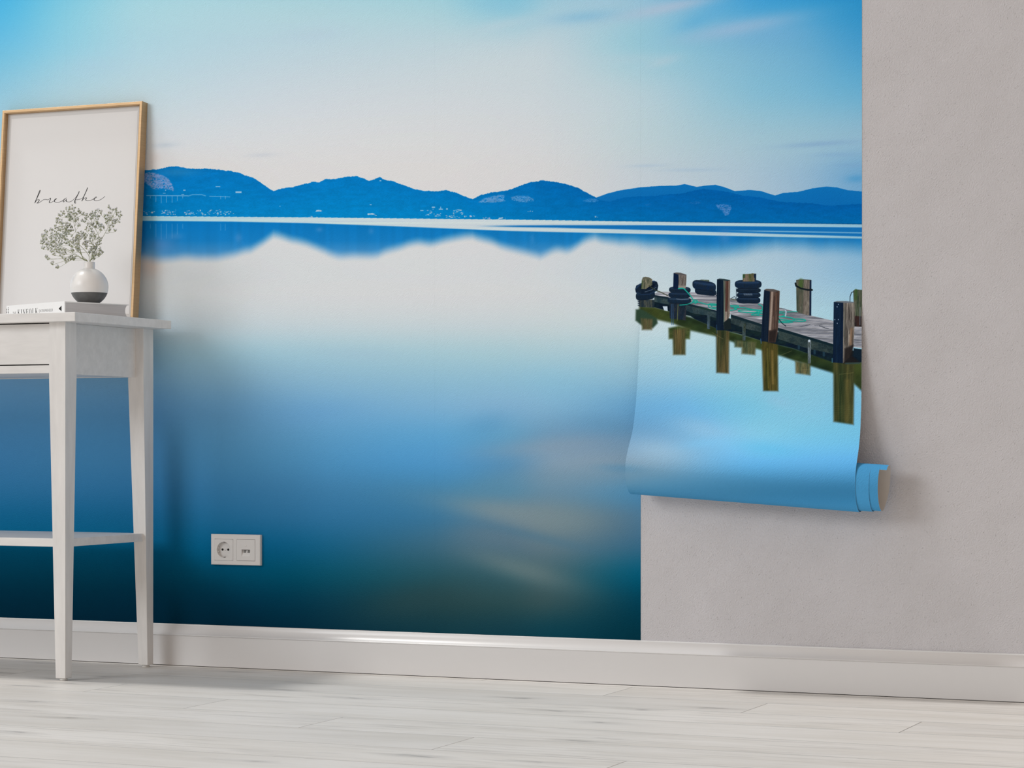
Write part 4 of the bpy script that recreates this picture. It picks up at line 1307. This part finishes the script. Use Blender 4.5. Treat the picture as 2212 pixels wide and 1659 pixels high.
# per sprig: label, main stem and blossom clusters (x, y, radius) as seen in a close-up, buds per cluster
SPRIGS = [
 ('drooping sprig of tiny grey flowers hanging lowest, down to the left of the vase', [(955,1400),(880,1350),(740,1272),(620,1215),(480,1200),(380,1240)],
  [(320,1335,35),(400,1415,35),(480,1475,30),(600,1235,65),(560,1300,45),(625,1385,40),(695,1330,50),(750,1350,22),(440,1265,55),(400,1200,55),(300,1310,25)], 0),
 ('long sprig of tiny grey flowers reaching furthest left of the vase', [(955,1400),(880,1340),(740,1250),(600,1170),(440,1110),(330,1060)],
  [(280,1050,70),(335,1150,65),(310,990,60),(225,1080,40),(400,1120,60),(470,1180,60),(260,1170,35),(420,1030,50),(240,975,25),(520,1210,55)], 0),
 ('sprig of tiny grey flowers below the tall left sprig, spreading to the upper left', [(965,1400),(900,1320),(800,1200),(690,1110),(600,1000),(500,920)],
  [(520,990,55),(455,950,55),(395,900,45),(350,985,60),(295,905,30),(440,1060,60),(520,1090,55),(600,1000,55),(650,925,50),(640,1075,50),(705,1125,50)], 0),
 ('tallest left sprig of olive and grey flowers just under the handwriting', [(960,1400),(905,1360),(850,1180),(795,960),(770,850),(735,690)],
  [(700,510,42),(752,535,38),(635,550,45),(580,590,45),(530,630,38),(705,610,58),(645,650,42),(765,630,42),(840,575,48),(892,600,42),(830,690,35),(700,705,40),(780,735,35)], 0),
 ('olive sprig on the left shoulder of the bouquet, between the tallest and the leftmost sprigs', [(962,1400),(900,1340),(830,1180),(740,1000),(650,900),(570,800)],
  [(497,740,45),(550,750,45),(612,770,30),(480,705,30),(580,840,55),(660,810,50),(520,860,45),(440,830,35),(820,800,32),(715,860,45),(640,880,45),(600,920,40)], 0),
 ('short sprig of grey flowers in the middle of the bouquet', [(1020,1400),(990,1290),(900,1180),(840,1120),(800,1040)],
  [(760,985,58),(830,1000,58),(730,1060,48),(800,1075,48),(850,930,40),(905,960,48),(825,1205,28),(730,1205,28),(800,1150,35)], 0),
 ('upright sprig of flowers right of the bouquet middle, its top level with the tallest sprigs', [(1045,1400),(1060,1320),(1120,1160),(1150,980),(1110,880),(1050,800)],
  [(955,650,42),(905,715,52),(1030,630,42),(1080,580,42),(1150,560,22),(1030,680,38),(1100,640,38),(1150,672,30),(1120,722,38),(1010,792,45),(1080,800,48),(1150,820,48),(1195,800,30),(1130,760,38)], 0),
 ('bushy lower sprig of grey flowers over the vase, under the upright sprig', [(1042,1400),(1040,1320),(1060,1200),(1060,1080),(1040,980)],
  [(960,870,45),(1050,890,50),(1190,885,30),(1000,990,50),(940,1005,45),(1070,970,50),(1122,1000,45),(1030,1070,45),(960,1085,42),(920,1095,35),(1180,1030,35),(1160,1092,35),(1100,1130,40),(1080,1180,35),(955,1155,35)], 0),
 ('tall sprig of flowers leaning furthest right from the vase', [(1055,1400),(1080,1250),(1140,1140),(1210,1020),(1260,930),(1310,830),(1330,730)],
  [(1340,510,40),(1382,540,32),(1432,540,22),(1200,610,42),(1252,640,42),(1330,620,55),(1312,690,38),(1362,672,36),(1465,600,48),(1502,640,34),(1480,720,42),(1432,740,32),(1372,742,36),(1262,710,32),(1292,770,36),(1242,842,32),(1340,822,28),(1402,800,36),(1432,872,32),(1332,892,32)], 0),
 ('small low sprig of dark grey buds beside the right rim of the vase', [(1040,1400),(1050,1350),(1075,1290),(1120,1230)],
  [(1030,1190,32),(1010,1250,32),(1060,1230,28),(1130,1190,40),(1190,1190,36),(1160,1242,40),(1212,1242,26),(1110,1282,36),(1160,1287,28),(1080,1342,32),(1062,1312,26)], 0),
]
def cp(x, y, Y):
    return at(60 + x / 7.541, 380 + y / 7.541, Y)
for si, (label, stem, clus, per) in enumerate(SPRIGS):
    root = Vector((VX + 0.006 * math.cos(si * 2.4), VY + 0.006 * math.sin(si * 2.4), zneck - 0.026))
    sg = thing('flower_sprig', label, 'flower', tuple(root), 'sprigs of dried flowers in the vase')
    lean = (-0.030, 0.010, 0.034, 0.012, -0.016, -0.040, 0.030, -0.024, -0.006, -0.012)[si]
    sx0, sy0 = stem[0]
    def depth(x, y):
        return VY + lean * min(1.3, math.hypot(x - 1010, y - 1390) / 600)
    path = [root, Vector((root.x, root.y, ztop - 0.006))] + [cp(x, y, depth(x, y)) for x, y in stem[1:]]
    # stems pass through the open mouth of the vase
    path[1] = Vector((VX + (path[2].x - VX) * 0.18, VY + (path[2].y - VY) * 0.18, ztop - 0.002))
    d1 = Vector((path[1].x - VX, path[1].y - VY, 0))
    if d1.length > neck_r - 0.0045:
        d1 = d1.normalized() * (neck_r - 0.0045)
        path[1].x, path[1].y = VX + d1.x, VY + d1.y
    main = spline(path, 5)
    bm = bmesh.new()
    tube(bm, main, [0.00075 - 0.00035 * i / len(main) for i in range(len(main))], 6)
    spots = []
    tot = sum(max(c[2], 38) for c in clus)
    for cx0, cy0, cr in clus:
        Yc = depth(cx0, cy0) + fr_.uniform(-.018, .018)
        cc = cp(cx0, cy0, Yc)
        # branch from the nearest lower point of the main stem
        cand = [p for p in main[8:] if p.z < cc.z - 0.006] or main[8:14]
        b0 = min(cand, key=lambda p: (p - cc).length + 0.4 * abs(p.z - cc.z + 0.03))
        mid = b0.lerp(cc, .55) + Vector((0, 0, -0.004))
        br = spline([b0, mid, cc + Vector((0, 0, -0.005))], 4)
        tube(bm, br, 0.00032, 5)
        n = max(1, round((92 if si < 9 else 50) * max(cr, 38) / tot))
        for _ in range(n):
            a, rr = fr_.uniform(0, 2 * PI), cr * math.sqrt(fr_.uniform(.02, 1))
            p = cp(cx0 + rr * math.cos(a), cy0 + rr * math.sin(a) * .9, Yc + fr_.uniform(-.006, .006))
            spots.append(p)
            tube(bm, [br[-1], br[-1].lerp(p, .5) + Vector((0, 0, -.001)), p], 0.00022, 4)
    obj('stem', bm, M['stem'], sg)
    spots = spots[:98]
    for p in spots:
        o = bpy.data.objects.new('blossom', fr_.choice(BLOSSOM))
        C.objects.link(o)
        o.parent = sg
        o.location = p - root
        o.rotation_euler = (fr_.uniform(-.2, 1.1), fr_.uniform(-.7, .7), fr_.uniform(0, 6.28))
        k = fr_.uniform(.95, 1.35)
        o.scale = (k, k, k)

# ------------------------------------------------------------------ wall socket
SX0, SX1, SZ0, SZ1, SD = -1.1545, -1.0120, 0.2592, 0.3364, 0.0095
YP = -PAPER_T
so = thing('wall_socket', 'white double wall plate with power socket and data outlet low on the wallpaper', 'socket', ((SX0 + SX1) / 2, YP, (SZ0 + SZ1) / 2))
wA = (SX0 + 0.0107, SX0 + 0.0645)        # window of the power insert
wB = (SX1 - 0.0675, SX1 - 0.0145)        # window of the data insert
zw = (SZ0 + 0.0108, SZ1 - 0.0118)
bm = bmesh.new()
yf = YP - SD
BV = 0.0014
xs_, zs_ = [SX0 + BV, wA[0], wA[1], wB[0], wB[1], SX1 - BV], [SZ0 + BV, zw[0], zw[1], SZ1 - BV]
gv = {(i, k): bm.verts.new((x, yf, z)) for i, x in enumerate(xs_) for k, z in enumerate(zs_)}
for i in range(5):
    for k in range(3):
        if not (k == 1 and i in (1, 3)):
            bm.faces.new((gv[i, k], gv[i + 1, k], gv[i + 1, k + 1], gv[i, k + 1]))
for i in (1, 3):                                     # inner sides of the two windows
    q = [gv[i, 1], gv[i + 1, 1], gv[i + 1, 2], gv[i, 2]]
    r_ = [bm.verts.new((v.co.x, YP, v.co.z)) for v in q]
    for k in range(4):
        bm.faces.new((q[k], r_[k], r_[(k + 1) % 4], q[(k + 1) % 4]))
rimv = [gv[i, 0] for i in range(6)] + [gv[5, k] for k in (1, 2)] + [gv[i, 3] for i in range(5, -1, -1)] + [gv[0, k] for k in (2, 1)]
def out_(v, y):
    x = SX0 if abs(v.co.x - xs_[0]) < 1e-6 else SX1 if abs(v.co.x - xs_[-1]) < 1e-6 else v.co.x
    z = SZ0 if abs(v.co.z - zs_[0]) < 1e-6 else SZ1 if abs(v.co.z - zs_[-1]) < 1e-6 else v.co.z
    return bm.verts.new((x, y, z))
m1, m2 = [out_(v, yf + BV) for v in rimv], [out_(v, YP) for v in rimv]
for A_, B_ in ((rimv, m1), (m1, m2)):
    for k in range(len(rimv)):
        j = (k + 1) % len(rimv)
        bm.faces.new((A_[k], A_[j], B_[j], B_[k]))
obj('cover_plate', bm, M['socket'], so)


def disc_hole_plate(bm, x0, x1, z0, z1, cx, cz, r, y, n=40):
    """square plate with a round hole"""
    outer_, inner_ = [], []
    for k in range(n):
        a = 2 * PI * k / n
        c_, s_ = math.cos(a), math.sin(a)
        hx, hz = (x1 - x0) / 2, (z1 - z0) / 2
        t_ = min(hx / abs(c_) if abs(c_) > 1e-9 else 9, hz / abs(s_) if abs(s_) > 1e-9 else 9)
        outer_.append(bm.verts.new((cx + c_ * t_, y, cz + s_ * t_)))
        inner_.append(bm.verts.new((cx + c_ * r, y, cz + s_ * r)))
    for k in range(n):
        j = (k + 1) % n
        bm.faces.new((outer_[k], outer_[j], inner_[j], inner_[k]))
    return outer_, inner_


g = 0.0004
bm = bmesh.new()
cxs, czs, rs_ = (wA[0] + wA[1]) / 2, (zw[0] + zw[1]) / 2, 0.0200
yi = yf - 0.0006
o_, i_ = disc_hole_plate(bm, wA[0] + g, wA[1] - g, zw[0] + g, zw[1] - g, cxs, czs, rs_, yi)
n = len(o_)
# outer skirt, dish wall and dish floor
def ring_at(src, y, k=1.0):
    return [bm.verts.new((cxs + (v.co.x - cxs) * k, y, czs + (v.co.z - czs) * k)) for v in src]
sk = ring_at(o_, YP)
w1 = ring_at(i_, yf + 0.0082, .97)
for A_, B_ in ((o_, sk), (i_, w1)):
    for k in range(n):
        j = (k + 1) % n
        bm.faces.new((A_[k], A_[j], B_[j], B_[k]))
bm.faces.new(w1)
ins = obj('power_insert', bm, M['socket'], so)
yd = yf + 0.0082
for dx in (-0.0083, 0.0083):
    bm = bmesh.new()
    ring_ = [bm.verts.new((cxs + dx + 0.0030 * math.cos(2 * PI * k / 20), yd - 0.0002, czs + 0.0030 * math.sin(2 * PI * k / 20))) for k in range(20)]
    bm.faces.new(ring_)
    obj('pin_hole', bm, M['dark'], ins)
for s_ in (1, -1):
    bm = bmesh.new(); box(bm, cxs - 0.0014, cxs + 0.0014, yf + 0.0010, yd, czs + s_ * 0.0196 - 0.0010, czs + s_ * 0.0196 + 0.0010, 0.0002); obj('earth_clip', bm, M['dark'], ins)
bm = bmesh.new()
bmesh.ops.create_uvsphere(bm, u_segments=16, v_segments=8, radius=0.0024, matrix=Matrix.Translation((cxs, yd, czs)) @ Matrix.Diagonal((1, .45, 1, 1)))
obj('screw', bm, M['steel'], ins)
for dz in (-0.0045, 0.0045):
    bm = bmesh.new(); box(bm, cxs - rs_ * .97, cxs - rs_ * .84, yf + 0.002, yd, czs + dz - 0.0015, czs + dz + 0.0015, 0.0003); obj('guide_rib', bm, M['socket'], ins)

bm = bmesh.new()
gx = 0.0007
x0_, x1_, z0_, z1_ = wB[0] + gx, wB[1] - gx, zw[0] + gx, zw[1] - gx
cxd, czd = (x0_ + x1_) / 2, (z0_ + z1_) / 2
# plate with a rectangular window for the two ports
pw, pz0, pz1 = 0.0122, czd - 0.0155, czd + 0.0016
for a, b_, c_, d_ in ((x0_, cxd - pw, z0_, z1_), (cxd + pw, x1_, z0_, z1_), (cxd - pw, cxd + pw, z0_, pz0), (cxd - pw, cxd + pw, pz1, z1_)):
    box(bm, a, b_, yi, YP, c_, d_)
bmesh.ops.remove_doubles(bm, verts=bm.verts, dist=1e-6)
dat = obj('data_insert', bm, M['socket'], so)
# sloping hood: deep at the top, flush at the bottom
bm = bmesh.new()
hexa(bm, [(cxd - pw, yi + 0.0002, pz0), (cxd + pw, yi + 0.0002, pz0), (cxd + pw, YP, pz0), (cxd - pw, YP, pz0)],
         [(cxd - pw, yi + 0.0070, pz1), (cxd + pw, yi + 0.0070, pz1), (cxd + pw, YP, pz1), (cxd - pw, YP, pz1)])
hood = obj('sloped_port_face', bm, M['socket'], dat)
for dx in (-0.0048, 0.0062):
    bm = bmesh.new()
    zt_, zb_ = pz1 - 0.0015, pz1 - 0.0085
    def yy(z): return yi + 0.0002 + 0.0068 * (z - pz0) / (pz1 - pz0) - 0.0003
    w_ = 0.0036
    pts_ = [(cxd + dx - w_, zb_), (cxd + dx + w_, zb_), (cxd + dx + w_, zt_), (cxd + dx - w_, zt_)]
    bm.faces.new([bm.verts.new((x, yy(z), z)) for x, z in pts_])
    obj('data_port', bm, mat('port_shadow_grey', (0.20, 0.195, 0.19), 0.7), hood)
bm = bmesh.new()
bmesh.ops.create_uvsphere(bm, u_segments=16, v_segments=8, radius=0.0021, matrix=Matrix.Translation((cxd, yi, czd + 0.0105)) @ Matrix.Diagonal((1, .4, 1, 1)))
obj('screw', bm, M['socket'], dat)

# ------------------------------------------------------------------ light
def sun(name, d, strength, angle, col=(1, 1, 1)):
    l = bpy.data.lights.new(name, 'SUN')
    l.energy, l.angle, l.color = strength, math.radians(angle), col
    o = bpy.data.objects.new(name, l)
    C.objects.link(o)
    o.rotation_euler = Vector(d).to_track_quat('-Z', 'Y').to_euler()
    o.location = (-2, -1.5, 3)
    return o


def area(name, loc, target, size, power, col=(1, 1, 1)):
    l = bpy.data.lights.new(name, 'AREA')
    l.shape = 'RECTANGLE'
    l.size, l.size_y = size
    l.energy, l.color = power, col
    o = bpy.data.objects.new(name, l)
    C.objects.link(o)
    o.location = loc
    o.rotation_euler = (Vector(target) - Vector(loc)).to_track_quat('-Z', 'Y').to_euler()
    return o


sun('sunlight', (1.0, 0.07, -1.72), 1.50, 7, (1.0, 0.985, 0.96))
area('left_fill_light', (-5.2, -6.6, 3.4), (-0.6, 0, 0.7), (3.4, 2.6), 210, (0.96, 0.985, 1.0))  # unseen soft fill added at front left for table fronts and wall

wd = bpy.data.worlds.new('room_light')
bpy.context.scene.world = wd
wd.use_nodes = True
wn, wl = wd.node_tree.nodes, wd.node_tree.links
bg = wn['Background']
wt = wn.new('ShaderNodeTexCoord')
ws = wn.new('ShaderNodeSeparateXYZ')
wl.new(wt.outputs['Generated'], ws.inputs[0])
wr = wn.new('ShaderNodeValToRGB')                   # ambient fill, tinted warmer from the right to warm the table's side
wr.color_ramp.elements[0].position, wr.color_ramp.elements[0].color = 0.30, (1.0, 0.968, 0.93, 1)
wr.color_ramp.elements[1].position, wr.color_ramp.elements[1].color = 0.80, (1.12, 0.92, 0.76, 1)
wm = wn.new('ShaderNodeMapRange')
wm.inputs['From Min'].default_value, wm.inputs['From Max'].default_value = -1, 1
wl.new(ws.outputs['X'], wm.inputs['Value'])
wl.new(wm.outputs['Result'], wr.inputs['Fac'])
wl.new(wr.outputs['Color'], bg.inputs['Color'])
bg.inputs['Strength'].default_value = 0.485

sc = bpy.context.scene
sc.view_settings.view_transform = 'Standard'
sc.view_settings.look = 'None'
sc.view_settings.exposure = 0.0
sc.view_settings.gamma = 1.0
sc.view_settings.use_curve_mapping = False
sc.cycles.use_denoising = True

for o in bpy.data.objects:
    if '_w' in o:
        del o['_w']
